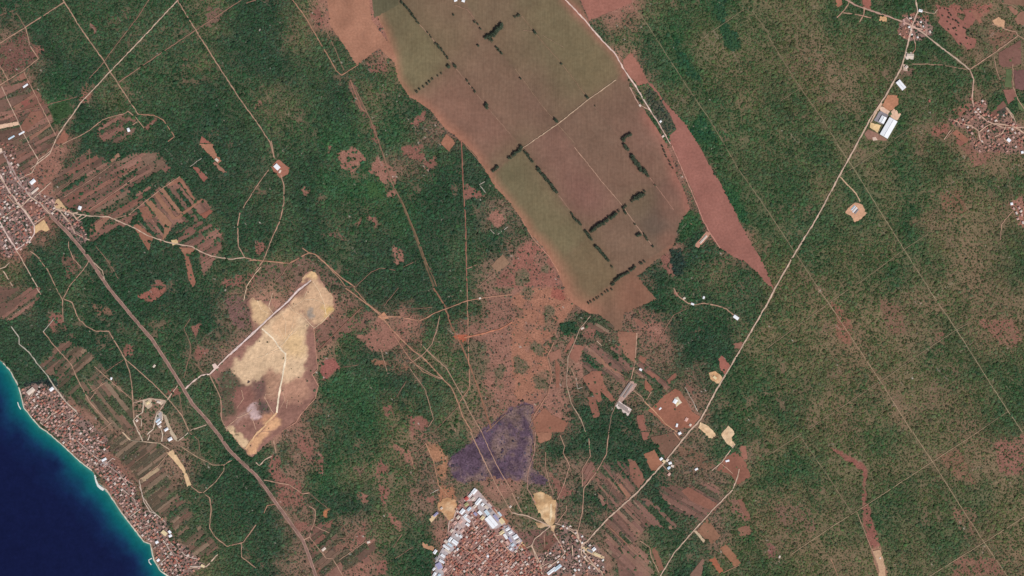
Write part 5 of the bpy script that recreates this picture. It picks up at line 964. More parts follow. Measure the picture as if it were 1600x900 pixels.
# outer ring of land, out to the horizon
OUT = 30000.0
verts = np.c_[X(vx).ravel(), Y(vy).ravel(), zz.ravel()]
idx = np.arange(gw * gh).reshape(gh, gw)
quads = np.stack([idx[:-1, :-1], idx[1:, :-1], idx[1:, 1:], idx[:-1, 1:]], -1).reshape(-1, 4)
bx0, bx1, by0, by1 = X(PX0), X(gx[-1]), Y(PY0), Y(gy[-1])
ring = [(-OUT, OUT), (OUT, OUT), (OUT, -OUT), (-OUT, -OUT), (bx0, by0), (bx1, by0), (bx1, by1), (bx0, by1)]
rv = np.array([(a, b, -31.0 if b == by1 and a == bx0 else -0.2) for a, b in ring])
n0 = len(verts)
rq = np.array([[0, 4, 5, 1], [1, 5, 6, 2], [2, 6, 7, 3], [3, 7, 4, 0]]) + n0
verts = np.vstack([verts, rv]); quads = np.vstack([quads, rq])
col = np.vstack([col, np.tile(lin((84, 82, 62)), (8, 1))])
ground = link("ground", mesh_from("ground", verts, quads=quads, col=col), M_GROUND)
tag(ground, "scrub covered reddish ground of the coastal plain", kind='structure')

# sea: colour follows the depth of clear water over the sea bed
sx = np.arange(PX0, 330, 3); sy = np.arange(460, PY1 + 1, 3)
svx, svy = np.meshgrid(sx, sy)
sd = SEA[np.ix_(np.clip(sy - PY0, 0, RH - 1).astype(int), np.clip(sx - PX0, 0, RW - 1).astype(int))]
nz = n1[np.ix_(np.clip(sy - PY0, 0, RH - 1).astype(int), np.clip(sx - PX0, 0, RW - 1).astype(int))]
nz2 = n2[np.ix_(np.clip(sy - PY0, 0, RH - 1).astype(int), np.clip(sx - PX0, 0, RW - 1).astype(int))]
width = np.clip(0.42 + .55 * nz + .3 * (nz2 - .5), .3, 2)
t = np.clip(sd / width, -5, 400)
stops = [(-5, (70, 150, 136)), (3, (26, 106, 102)), (14, (13, 92, 98)), (26, (18, 72, 92)), (38, (21, 50, 82)), (56, (20, 33, 69)), (90, (19, 26, 61)), (400, (18, 23, 57))]
sc = np.zeros(t.shape + (3,))
for ch in range(3):
    sc[..., ch] = np.interp(t, [a for a, _ in stops], [lin(b)[ch] for _, b in stops])
si = np.arange(svx.size).reshape(svx.shape)
sq = np.stack([si[:-1, :-1], si[1:, :-1], si[1:, 1:], si[:-1, 1:]], -1).reshape(-1, 4)
sv = np.c_[X(svx).ravel(), Y(svy).ravel(), np.full(svx.size, -1.2)]
n0 = len(sv)
ex = np.array([(X(PX0), Y(460), -1.2), (-OUT, Y(460), -1.2), (-OUT, -OUT, -1.2), (X(330), -OUT, -1.2), (X(327), Y(sy[-1]), -1.2), (X(PX0), Y(sy[-1]), -1.2)])
sv = np.vstack([sv, ex])
sq = np.vstack([sq, np.array([[n0 + 1, n0 + 2, n0 + 5, n0], [n0 + 5, n0 + 2, n0 + 3, n0 + 4]])])
scol = np.vstack([sc.reshape(-1, 3), np.tile(lin((18, 23, 57)), (6, 1))])
M_SEA = land_mat("sea_water", 0.06, 0.02, 0.10, 0.10)
b = M_SEA.node_tree.nodes["Principled BSDF"]
b.inputs["Roughness"].default_value = 0.22; b.inputs["IOR"].default_value = 1.33; b.inputs["Specular IOR Level"].default_value = 0.3
bt = M_SEA.node_tree.nodes.new("ShaderNodeTexNoise"); bt.inputs["Scale"].default_value = 0.09; bt.inputs["Detail"].default_value = 4
bg = M_SEA.node_tree.nodes.new("ShaderNodeNewGeometry"); bb = M_SEA.node_tree.nodes.new("ShaderNodeBump"); bb.inputs["Strength"].default_value = 0.35; bb.inputs["Distance"].default_value = 1.5
M_SEA.node_tree.links.new(bg.outputs["Position"], bt.inputs["Vector"]); M_SEA.node_tree.links.new(bt.outputs["Fac"], bb.inputs["Height"]); M_SEA.node_tree.links.new(bb.outputs[0], b.inputs["Normal"])
tag(link("sea", mesh_from("sea", sv, quads=sq, col=scol), M_SEA), "deep navy sea with teal shallows along the shore", kind='structure')

# ------------------------------------------------------------------ buildings
OCC = np.zeros((RH, RW), bool)
def occupy(x, y, r):
    x0, x1 = int(x - r - PX0), int(x + r - PX0) + 1; y0, y1 = int(y - r - PY0), int(y + r - PY0) + 1
    OCC[max(y0, 0):y1, max(x0, 0):x1] = True

def in_poly(poly, x, y):
    c = False; n = len(poly)
    for i in range(n):
        ax, ay = poly[i]; bx, by = poly[(i + 1) % n]
        if (ay > y) != (by > y) and x < ax + (y - ay) * (bx - ax) / (by - ay): c = not c
    return c

ROADMASK = np.zeros((RH, RW), bool)
for pts, w, *_ in ROADS:
    for (ax, ay), (bx, by) in zip(pts[:-1], pts[1:]):
        n = int(math.hypot(bx - ax, by - ay) * 2) + 1
        for k in range(n + 1):
            x = int(ax + (bx - ax) * k / n - PX0); y = int(ay + (by - ay) * k / n - PY0)
            if 0 <= x < RW and 0 <= y < RH: ROADMASK[y, x] = True

ROOFC = {"terracotta": (172, 110, 95), "orange": (196, 140, 118), "brown": (134, 96, 88), "pink": (206, 164, 150), "pale": (220, 200, 186), "white": (238, 232, 224), "grey": (158, 152, 150)}
ROOFM = {k: plain(k + "_roof", v, 0.8, 0.10, 0.35) for k, v in ROOFC.items()}

def prism_roof(l, w, e, h, hip):
    """roof over a l x w plan: eaves at e, ridge at h, hipped ends by the length hip; closed underneath"""
    a, b = l / 2 + .35, w / 2 + .35
    v = [(-a, -b, e), (a, -b, e), (a, b, e), (-a, b, e), (-a + hip, 0, h), (a - hip, 0, h)]
    f = [(0, 1, 5, 4), (2, 3, 4, 5), (1, 2, 5), (3, 0, 4), (3, 2, 1, 0)]
    return v, f

def box(x0, y0, z0, x1, y1, z1):
    v = [(x0, y0, z0), (x1, y0, z0), (x1, y1, z0), (x0, y1, z0), (x0, y0, z1), (x1, y0, z1), (x1, y1, z1), (x0, y1, z1)]
    f = [(0, 1, 5, 4), (1, 2, 6, 5), (2, 3, 7, 6), (3, 0, 4, 7), (4, 5, 6, 7), (3, 2, 1, 0)]
    return v, f

def merge(parts):
    V, F = [], []
    for v, f in parts:
        o = len(V); V += v; F += [tuple(i + o for i in q) for q in f]
    return V, F

def pymesh(name, parts, mat):
    v, f = merge(parts)
    me = bpy.data.meshes.new(name); me.from_pydata(v, [], f); me.update(); me.materials.append(mat)
    return me

SHAPES = []      # unit plans about 12 x 9 m: gable, hip, L-shaped
for k in range(3):
    if k == 0: wall = [box(-6, -4.2, -.5, 6, 4.2, 5.6)]; roof = [prism_roof(12, 8.4, 5.61, 8.2, .0)]; ch = box(2, .6, 6.5, 2.9, 1.5, 9.0)
    elif k == 1: wall = [box(-5.6, -4.8, -.5, 5.6, 4.8, 6.2)]; roof = [prism_roof(11.2, 9.6, 6.21, 9.0, 4.2)]; ch = box(-1.5, 1, 7, -.6, 1.9, 9.6)
    else: wall = [box(-6, -3.6, -.5, 6, 3.6, 5.6), box(1.2, -7.4, -.5, 6, -3.62, 5.0)]; roof = [prism_roof(12, 7.2, 5.61, 8.0, 2.5), [(p := prism_roof(4.8, 4.6, 5.02, 6.6, 1.6)), ([(x + 3.6, y - 5.9, z) for x, y, z in p[0]], p[1])][1]]; ch = box(-3, .5, 6.5, -2.1, 1.4, 8.9)
    SHAPES.append((wall, roof, ch))
HOUSE_ME = {}
for k, (wall, roof, ch) in enumerate(SHAPES):
    HOUSE_ME[k, 'wall'] = pymesh("house_wall", wall, M_WALL)
    HOUSE_ME[k, 'chimney'] = pymesh("house_chimney", [ch], M_WALL)
    for c in ROOFC: HOUSE_ME[k, c] = pymesh("house_roof", roof, ROOFM[c])

TOWNS = [  # name, outline, spacing, street angle, colours, landmarks, group
    ("inland town", [TOWN_A, TOWN_A2], 5.6, 35, "terracotta pink pale pink brown terracotta orange brown".split(),
     [("tan triangular lot", 66, 352), ("brown plots in town", 50, 320), ("white farm building", 52, 283), ("cream strip field", 15, 207), ("pale road fork", 25, 390), ("winding east lane", 112, 345)]),
    ("seaside town", [TOWN_B], 5.0, 40, "terracotta pink terracotta orange pink pale terracotta orange brown pink".split(),
     [("white quay", 153, 750), ("small hooked pier", 236, 875), ("grey car park", 162, 728), ("dark grove", 66, 650), ("pale building lot", 50, 612), ("white flat blocks", 258, 832), ("eastern lane end", 312, 884), ("shore bend", 195, 806)]),
    ("planned town", [TOWN_C], 5.0, 42, "terracotta orange terracotta brown orange terracotta pink pale".split(),
     [("dark diamond plot", 737, 834), ("long white hall", 768, 812), ("round white tank", 762, 868), ("lavender hall", 686, 884), ("cream eastern yard", 813, 852), ("northern white hall", 741, 768)]),
    ("crossroads village", [TOWN_D], 6.2, 40, "pale pink terracotta orange white pale brown".split(),
     [("sand quarry", 862, 815), ("cream eastern pad", 935, 868), ("white twin sheds", 870, 890), ("five-way junction", 905, 850)]),
    ("hilltop village", [TOWN_E], 6.5, 20, "terracotta pink white orange pale".split(), [("village crossroads", 1425, 40), ("white corner house", 1437, 38)]),
    ("eastern village", [TOWN_F], 6.2, 35, "orange terracotta pink pale terracotta brown".split(), [("grey bare plot", 1568, 172), ("road bend", 1520, 165), ("dark plot", 1507, 206), ("village street", 1550, 195), ("white-roofed barn", 1577, 220)]),
]
INDUSTRY = []   # filled below; kept clear of houses
def hall(x, y, l, w, ang, colour, label, h=8.0, name="warehouse", cat="warehouse", group=None, vents=True):
    INDUSTRY.append((x, y, l, w, ang, colour, label, h, name, cat, group, vents))

# angle: degrees anticlockwise from east of the long side; lengths in map units
hall(741, 767.5, 9, 6, 50, "white", "white warehouse at the northern tip of the planned town")
hall(729, 779, 6, 5, 40, "red", "red-roofed hall below the northern tip of the planned town")
hall(747.5, 783.5, 12, 5.5, 50, "white", "long white hall second from the northern tip of the planned town")
hall(739, 779, 6, 4, 50, "pale", "small pale hall beside the red-roofed hall")
hall(729, 788, 6.5, 5, 35, "sand", "olive sand-roofed hall west of the long white hall")
hall(754, 788, 5, 4, 50, "white", "small white shed east of the long white hall")
hall(768, 815, 20, 11, -50, "white", "biggest bright white hall in the planned town")
hall(761, 801, 9, 5, -50, "ice", "pale blue annexe at the north end of the biggest white hall")
hall(775.5, 809, 12, 4, -50, "lavender", "lavender-roofed long hall east of the biggest white hall")
hall(784, 814, 9, 7, -50, "cream", "cream flat-roofed hall at the eastern edge of the planned town")
hall(754, 809, 7, 5, 50, "cream", "cream hall on the west side of the biggest white hall")
hall(793, 826.5, 6, 4.2, 30, "white", "white shed northernmost in the row along the town's eastern edge")
hall(797.5, 831.5, 6, 4.2, 30, "white", "second white shed in the row along the town's eastern edge")
hall(805.5, 838.5, 8, 6, 30, "white", "larger white shed midway down the town's eastern edge")
hall(809.5, 845, 6, 4, 30, "pale", "pale shed beside the cream yard on the eastern edge")
hall(797, 843, 8, 3, -55, "lavender", "narrow lavender-roofed shed inside the eastern edge")
hall(798, 857.5, 4.5, 3, 50, "white", "small white shed at the southern end of the eastern row")
hall(806, 861, 4, 3.5, 40, "pale", "small pale shed south of the cream eastern yard")
hall(722.5, 799, 9, 6, 50, "white", "white hall on the western edge above the row of houses")
hall(716, 808, 6, 4.5, 50, "pale", "pale hall on the western edge near the sand pit")
hall(730.5, 812, 11, 3.6, -40, "white", "narrow white hall in the middle of the planned town")
hall(731, 819.5, 6, 4, -40, "white", "short white hall just below the narrow one")
hall(719.5, 814.5, 6, 5, 45, "pink", "pink-roofed hall on the western edge of the planned town")
hall(714, 836, 5, 3, -50, "white", "white shed by the green yard in the western row")
hall(720, 838, 5, 3, -50, "white", "white shed nearest the dark diamond plot")
hall(703.5, 842.5, 8, 4.2, 50, "white", "upper of the white halls in the south-western row")
hall(711, 847, 10, 6, -35, "white", "large white hall in the south-western row")
hall(697.5, 855, 12, 3.6, -36, "white", "first of two parallel white halls at the south-western edge")
hall(699.5, 860.5, 11, 3.4, -36, "pale", "second of two parallel halls at the south-western edge")
hall(715, 858, 4, 2.6, 70, "white", "tiny white hut east of the parallel halls")
hall(680, 862, 7, 4.5, 55, "white", "white hall standing apart west of the planned town")
hall(686, 884, 10, 8, -60, "lavender", "big lavender-roofed hall at the south-western corner")
hall(690.5, 877, 9, 3.4, -30, "white", "white hall just above the big lavender-roofed hall")
hall(679, 897, 7, 4, 60, "white", "white hall at the bottom edge west of the planned town")
hall(686, 899, 6, 4, 60, "ice", "pale blue hall at the bottom edge of the planned town")
hall(681, 803.5, 9, 3.4, 42, "lavender", "lavender-roofed shed beside the sand pit road")
hall(690, 794, 4, 3, 40, "pale", "small pale hut at the sand pit's western side")
for x, y, l, w, a, c, t in [
    (735, 773, 6, 3, 50, "white", "narrow white shed right below the northern tip hall"), (742, 791, 6, 4.5, 45, "pale", "pale square hall south-west of the long white hall"), (733, 795, 7, 4, 45, "ice", "pale blue hall in the north-western band"),
    (727, 806, 7, 4, 45, "white", "white hall between the western row and the tile roofs"), (711, 817, 6, 4.5, 45, "pink", "pinkish hall on the western rim by the sand pit"), (706, 829, 6, 4, 50, "pale", "pale hall on the western rim above the green yard"),
    (722, 829, 6, 4, 45, "pink", "pinkish hall south of the western band"), (760, 792, 6, 4, -45, "pale", "pale hall near the blue annexe"), (766, 798, 5, 4, -45, "grey", "grey shed on the eastern rim above the blue annexe"),
    (750, 801, 7, 5, -45, "white", "white hall in the middle of the northern band"), (743, 803, 6, 4, -45, "lavender", "lavender-roofed shed in the middle of the northern band"), (781, 803, 8, 3, -52, "ice", "narrow pale blue shed on the eastern rim"),
    (790, 838, 9, 4, -55, "white", "long white shed inside the eastern row"), (793, 848, 7, 4, -55, "pink", "pinkish shed at the moat-like dark hedge"), (784, 832, 8, 5, 35, "cream", "cream hall inside the eastern row"),
    (801, 851, 5, 3.5, 40, "ice", "pale blue shed south-west of the cream yard"), (692, 868, 7, 4, -36, "white", "white hall below the two parallel halls"), (703, 851, 8, 3.4, -36, "ice", "pale blue hall between the south-western white halls"),
    (697, 846, 6, 4, -36, "pale", "pale hall at the outer side of the south-western row"), (682, 872, 5, 4, 50, "grey", "grey shed outside the south-western corner"), (695, 890, 7, 5, 50, "pink", "pinkish hall next to the big lavender-roofed hall"), (678, 889, 5, 3, 50, "white", "small white hut west of the big lavender-roofed hall")]:
    hall(x, y, l, w, a, c, t, 7)
# roadside works
hall(1388, 200, 31, 14, 60, "white", "very large white hall beside the main road", 10)
hall(1379, 187, 11, 8.5, 62, "white", "white hall on the grey yard by the main road")
hall(1407.5, 133, 16, 8, -50, "white", "white flat-roofed depot upper right of the main road")
hall(1422, 87, 11, 5, -5, "pale", "pale hall near the hilltop village")
hall(1416, 105, 5, 4, 40, "pale", "small pale building among trees by the main road")
hall(1438, 17, 6, 4, -15, "white", "white house block on the lane north of the hilltop village")
# poultry sheds
hall(977, 609, 26, 3.6, 56, "taupe", "western of two long taupe sheds on the farm", 5, "long_shed", "shed", None)
hall(981.5, 611, 25, 3.6, 56, "taupe", "eastern of two long taupe sheds on the farm", 5, "long_shed", "shed", None)
hall(972.5, 634.5, 20, 3.6, -35, "taupe", "upper of two parallel taupe sheds at the farm's south end", 5, "long_shed", "shed", None)
hall(975, 639, 20, 3.6, -35, "taupe", "lower of two parallel taupe sheds at the farm's south end", 5, "long_shed", "shed", None)
hall(1333, 325, 9, 2.6, 48, "ice", "upper grey-white shed in the lone clearing by the main road", 4, "long_shed", "shed", None)
hall(1335.5, 328, 10, 2.6, 48, "white", "middle white shed in the lone clearing by the main road", 4, "long_shed", "shed", None)
hall(1338, 330.5, 9, 2.6, 48, "grey", "lower grey shed in the lone clearing by the main road", 4, "long_shed", "shed", None)
hall(1099, 374, 16, 3.2, 48, "pale", "pale shed on the track beside the long red field", 5, "long_shed", "shed", None)
# farms and isolated buildings
hall(433, 261, 9, 7, -45, "white", "white farm building in the forest clearing", 6, "farm_building", "farm building", None, False)
hall(437.5, 268, 5, 3, 60, "pale", "small pale outbuilding below the white farm building", 5, "farm_building", "farm building", None, False)
hall(1055, 627, 7, 6, 60, "white", "white farmhouse in the middle of the red farmland", 6, "farm_building", "farm building", None, False)
hall(1058, 631, 5, 4, 60, "cream", "cream barn beside the white farmhouse on red farmland", 6, "farm_building", "farm building", None, False)
hall(1031.5, 638.5, 4.5, 2.6, 45, "white", "small white hut by the curved track on red farmland", 4, "farm_building", "farm building", None, False)
hall(1072.5, 655.5, 6, 4.5, 60, "pink", "pinkish barn close to the main road on red farmland", 6, "farm_building", "farm building", None, False)
hall(1078.5, 664, 4, 3.5, 60, "pale", "pale house at the roadside below the pinkish barn", 6, "farm_building", "farm building", None, False)
hall(1057.5, 664.5, 5.5, 3, 75, "white", "white house on the southern side of the red farmland", 6, "farm_building", "farm building", None, False)
hall(1062, 677, 5, 4, 30, "white", "white house where the farm track meets the road", 6, "farm_building", "farm building", None, False)
for i, (x, y, a, c) in enumerate([(1033, 717, 40, "white"), (1037.5, 720.5, -30, "cream"), (1042.5, 719, 50, "pale"), (1047, 723.5, 20, "white"), (1045, 731, 40, "ice"), (1050.5, 728, -20, "pale"), (1045.5, 741, 50, "pink")]):
    hall(x, y, 5, 3.8, a, c, ["white house westernmost in the roadside hamlet", "cream house just east of the westernmost one", "pale house at the road in the hamlet's middle", "white house easternmost along the hamlet's road", "blue-white barn below the hamlet's road", "pale barn at the hamlet's eastern side", "pink-roofed house southernmost in the roadside hamlet"][i], 6, "farm_building", "farm building", "hamlet on the main road", False)
hall(1088, 733, 5, 3, 30, "white", "lone white hut in the fields east of the hamlet", 5, "farm_building", "farm building", None, False)
hall(1136.5, 720, 6, 3, 15, "white", "lone white barn by the parallel eastern lane", 5, "farm_building", "farm building", None, False)
hall(1150, 496, 9, 5, -35, "white", "white house at the end of the winding tan lane", 6, "farm_building", "farm building", None, False)
hall(1069, 466, 4, 3, 30, "pale", "pale cottage on the winding tan lane, western end", 5, "farm_building", "farm building", None, False)
hall(1082, 475, 5, 3, -20, "white", "white cottage midway along the winding tan lane", 5, "farm_building", "farm building", None, False)
hall(1099.5, 465, 4, 3, 70, "white", "white cottage north of the winding tan lane", 5, "farm_building", "farm building", None, False)
hall(1001, 577.5, 4.5, 3.5, -30, "white", "white hut beside the lane above the long sheds", 5, "farm_building", "farm building", None, False)
hall(910, 513, 5, 3, 30, "pale", "pale barn on the lane south of the grassland", 5, "farm_building", "farm building", None, False)
hall(1117, 590, 6, 4, -40, "cream", "cream shed on the golden clearing by the main road", 5, "farm_building", "farm building", None, False)
hall(506, 858, 7, 4, 40, "pale", "pale cottage on the lane east of the highway", 5, "farm_building", "farm building", None, False)
hall(576, 847, 5, 3.5, 20, "pale", "pale hut at the end of a field track", 5, "farm_building", "farm building", None, False)
hall(125, 325, 6, 5, 70, "white", "white round-yard house east of the inland town", 6, "farm_building", "farm building", None, False)
hall(51.5, 284, 9, 6, 40, "white", "white farm building at the top of the inland town", 6, "farm_building", "farm building", None, False)
hall(55, 298, 14, 3.5, 40, "pale", "long pale building beside the twin lanes of the inland town", 5, "farm_building", "farm building", None, False)
hall(40, 134, 9, 3, 35, "white", "white greenhouse on the plots at the left edge", 4, "farm_building", "farm building", None, False)
hall(34, 208, 10, 2.6, 30, "white", "white shed beside the cream strip field", 4, "farm_building", "farm building", None, False)
hall(18, 215, 11, 2.6, 30, "ice", "pale blue shed below the cream strip field", 4, "farm_building", "farm building", None, False)
hall(201, 203, 4, 6, 20, "white", "white barn in the hilltop farm clearing", 5, "farm_building", "farm building", None, False)
hall(339, 250, 6, 4, -40, "pale", "pale barn on the salmon strip north of the plots", 5, "farm_building", "farm building", None, False)
hall(174, 591.5, 4, 3, 70, "white", "lone white hut on the crossing inland of the shore", 5, "farm_building", "farm building", None, False)
hall(241, 572, 5, 3, 50, "pale", "small pale hut in woods by the highway", 4, "farm_building", "farm building", None, False)
hall(48.5, 611, 13, 7, 40, "pale", "long pale building at the north end of the seaside town", 7, "apartment_block", "building", None, False)
hall(81, 608, 7, 5, 40, "white", "white block by the coastal lane north of the grove", 7, "apartment_block", "building", None, False)
hall(257, 832.5, 9, 6, -40, "cream", "cream apartment block in the southern seaside town", 9, "apartment_block", "building", None, False)
hall(265.5, 831, 5, 4, -50, "white", "upper white apartment block east of the cream one", 9, "apartment_block", "building", None, False)
hall(266.5, 837, 5, 4, 30, "white", "lower white apartment block east of the cream one", 9, "apartment_block", "building", None, False)
hall(163, 718, 8, 3.6, 30, "white", "white block north of the grey car park", 7, "apartment_block", "building", None, False)
hall(245.5, 847, 5, 4, 30, "white", "white apartment block north-west of the hooked pier", 8, "apartment_block", "building", None, False)
hall(247.5, 875, 5, 4, 40, "white", "white block right behind the hooked pier", 8, "apartment_block", "building", None, False)
hall(317, 884, 6, 4, -30, "cream", "cream house at the eastern lane end of the seaside town", 7, "apartment_block", "building", None, False)
hall(247, 657, 8, 3, 40, "ice", "upper pale blue tent shed on the estate", 5, "long_shed", "shed", None, False)
hall(249, 661, 8, 3, 40, "white", "lower white shed on the estate", 5, "long_shed", "shed", None, False)
hall(260, 671, 7, 4, 35, "white", "white villa on the estate's eastern lane", 6, "villa", "house", None, False)
hall(266, 686, 7, 5, 30, "white", "white villa above the sandy lane", 6, "villa", "house", None, False)
hall(250, 666, 5, 4, 30, "pale", "pale villa between the white sheds and the lane", 6, "villa", "house", None, False)
hall(231, 629, 6, 5, 30, "cream", "cream villa on the curved northern lane", 6, "villa", "house", None, False)
hall(248, 628, 6, 4, -20, "pale", "pale villa at the curve's eastern end", 6, "villa", "house", None, False)
hall(214, 657, 4, 4, 40, "pale", "pale villa inside the ring lane", 6, "villa", "house", None, False)
hall(928, 858, 6, 5, 40, "white", "white hall east of the five-way junction", 7)
hall(922, 861, 9, 3.4, -28, "grey", "grey shed beside the white hall at the junction", 6)
hall(933, 866, 10, 3.6, -25, "cream", "cream hall on the eastern pad of the village", 6)
hall(862, 892, 16, 5, 38, "white", "western of the white twin sheds at the bottom edge", 6)
hall(871, 887, 14, 5, 38, "ice", "eastern of the white twin sheds at the bottom edge", 6)
hall(859, 884, 6, 3.4, 35, "pale", "pale hut at the lane west of the twin sheds", 5)
hall(1576, 219, 6, 5, -40, "white", "white-roofed barn in the eastern village", 6, "farm_building", "farm building", None, False)
hall(1580.5, 318.5, 4, 4, 10, "white", "white house at the hamlet on the right edge", 6, "farm_building", "farm building", None, False)
hall(1597, 238, 4, 4, 10, "white", "white house below the eastern village at the right edge", 6, "farm_building", "farm building", None, False)
hall(712, 1, 5, 3, 20, "white", "western white building in the round compound at the top", 6, "farm_building", "farm building", None, False)
hall(724, 1.5, 5, 4, -20, "white", "eastern white building in the round compound at the top", 6, "farm_building", "farm building", None, False)
hall(750, 466, 3.4, 3, 20, "pale", "tiny pale hut on the red field south of the forest", 4, "farm_building", "farm building", None, False)
hall(1375, 872, 3, 2.4, 60, "pale", "tiny pale hut at the scratched track, bottom right", 4, "farm_building", "farm building", None, False)
hall(1218, 870, 4, 2.6, 75, "pale", "pale hut in the dark clump near the bottom", 4, "farm_building", "farm building", None, False)
hall(797.5, 831.5 - 40, 4, 3, 50, "pale", "pale hut at the curl of the perimeter lane", 4)
hall(1032, 190, 3.6, 3, 40, "white", "white cottage among trees by the white track", 5, "farm_building", "farm building", None, False)
hall(1036, 213, 4, 3, 40, "pale", "pale cottage beside the red field's corner", 5, "farm_building", "farm building", None, False)
hall(1000, 165, 4, 3, -55, "pale", "pale shed between trees on the grassland's eastern rim", 5, "farm_building", "farm building", None, False)

HALLC = {"white": (244, 243, 242), "red": (196, 84, 72), "pale": (222, 202, 184), "sand": (178, 170, 120), "ice": (206, 222, 230), "lavender": (164, 158, 186), "cream": (228, 204, 160), "pink": (220, 174, 158), "taupe": (162, 144, 134), "grey": (142, 138, 138)}
HALLM = {k: plain(k + "_sheeting", v, 0.55, 0.06, 0.08) for k, v in HALLC.items()}
for x, y, l, w, ang, c, label, h, name, cat, group, vents in INDUSTRY:
    L_, W_ = l * S, w * S
    root = bpy.data.objects.new(name, None); COL.objects.link(root)
    root.location = (X(x), Y(y), 0.0); root.rotation_euler = (0, 0, math.radians(ang))
    tag(root, label, cat, group or {"warehouse": "halls of the industrial strips", "long_shed": "long low farm sheds", "farm_building": "scattered farm buildings", "apartment_block": "apartment blocks by the shore", "villa": "villas of the estate"}[name])
    link("wall", pymesh("wall", [box(-L_ / 2 + .4, -W_ / 2 + .4, -.4, L_ / 2 - .4, W_ / 2 - .4, h - .02)], M_WALL), None, root)
    rise = min(W_ * .10, 3.0) if name != "villa" else W_ * .25
    hip = 0 if name != "villa" else W_ * .35
    rf = link("roof", pymesh("roof", [prism_roof(L_ - .7, W_ - .7, h, h + rise, hip)], HALLM[c]), None, root)
    if vents:
        link("roof_ridge", pymesh("roof_ridge", [box(-L_ / 2 + 1.5, -.5, h + rise - .15, L_ / 2 - 1.5, .5, h + rise + .7)], M_METAL), None, rf)
        n = max(1, int(L_ / 14))
        for i in range(n):
            link("loading_door", pymesh("loading_door", [box(-L_ / 2 + (i + .5) * L_ / n - 2, -W_ / 2 + .2, 0.02, -L_ / 2 + (i + .5) * L_ / n + 2, -W_ / 2 + .45, 4.2)], M_METAL), None, root)
    for k in np.arange(-l / 2, l / 2 + .1, 1.5):
        occupy(x + k * math.cos(math.radians(ang)), y - k * math.sin(math.radians(ang)), w / 2 + .6)

# houses -------------------------------------------------------------------------------------------
HOUSES = []
hr = random.Random(77)
for ti, (town, polys, sp, ang, cols, marks) in enumerate(TOWNS):
    for poly in polys:
        xs = [p[0] for p in poly]; ys = [p[1] for p in poly]
        a = math.radians(ang); ca, sa = math.cos(a), math.sin(a)
        cx, cy = sum(xs) / len(xs), sum(ys) / len(ys)
        rad = max(max(xs) - min(xs), max(ys) - min(ys))
        n = int(rad / sp) + 2
        for i in range(-n, n):
            for j in range(-n, n):
                jit = .9 if town == "planned town" else 1.5
                u = i * sp + hr.uniform(-jit, jit); v = j * sp * (0.86 if town == "planned town" else 1) + hr.uniform(-jit, jit)
                x, y = cx + u * ca + v * sa, cy - u * sa + v * ca
                if x < -6 or x > MW + 6 or y > MH + 8 or not in_poly(poly, x, y): continue
                rx, ry = int(x - PX0), int(y - PY0)
                if OCC[ry - 1:ry + 2, rx - 1:rx + 2].any() or ROADMASK[ry, rx]: continue
                if town == "seaside town" and hr.random() < np.clip((-SEA[ry, rx] - 22) / 70, 0, .6): continue
                gap = {"planned town": .04, "seaside town": .08, "inland town": .2}.get(town, .38)
                if hr.random() < gap: continue
                HOUSES.append((x, y, hr.choice((0, 90)) + ang + hr.uniform(-9, 9), hr.choice((0, 0, 1, 1, 2)), hr.choice(cols), hr.uniform(.72, 1.18) * (.92 if town == "planned town" else .86), ti))
                occupy(x, y, 1.3)
for x, y in [(1584, 326), (1588, 333), (1592, 325), (1596, 336), (1590, 342), (1598, 348), (1595, 330), (1452, 158), (1517, 155)]:
    HOUSES.append((x, y, hr.uniform(0, 180), hr.choice((0, 1)), hr.choice(("orange", "pink", "terracotta", "pale")), 1.0, 5))
HOUSES.sort(key=lambda h: -h[5] * (1.1 if h[3] == 2 else 1))
EIGHT = ["east", "north-east", "north", "north-west", "west", "south-west", "south", "south-east"]
ORD = ["nearest", "second nearest", "third nearest", "fourth nearest", "fifth nearest", "sixth nearest", "seventh nearest", "eighth nearest", "ninth nearest", "tenth nearest", "eleventh nearest", "twelfth nearest", "thirteenth nearest", "fourteenth nearest"]
single = [h for h in HOUSES if 0 < h[0] < MW and 0 < h[1] < MH][:300]
chosen = set(id(h) for h in single)
named = {}
for h in single:
    x, y, _, k, c, s, ti = h
    m = min(TOWNS[ti][5], key=lambda q: math.hypot(q[1] - x, q[2] - y))
    d = EIGHT[int(((math.degrees(math.atan2(m[2] - y, x - m[1])) + 382.5) % 360) // 45)]
    named.setdefault((ti, m[0], d, c), []).append((math.hypot(m[1] - x, m[2] - y), h))
label_of = {}
for (ti, m, d, c), v in named.items():
    v.sort(key=lambda q: q[0])
    for r, (_, h) in enumerate(v):
        label_of[id(h)] = f"{ORD[min(r, 13)]} {c}-roofed house {d} of the {m} in the {TOWNS[ti][0]}"
for h in single:
    x, y, a, k, c, s, ti = h
    root = bpy.data.objects.new("house", None); COL.objects.link(root)
    root.location = (X(x), Y(y), 0.05); root.rotation_euler = (0, 0, math.radians(a)); root.scale = (s, s, s)
    tag(root, label_of[id(h)], "house", "houses of the " + TOWNS[ti][0])
    link("wall", HOUSE_ME[k, 'wall'], None, root)
    rf = link("roof", HOUSE_ME[k, c], None, root)
    link("chimney", HOUSE_ME[k, 'chimney'], None, rf)
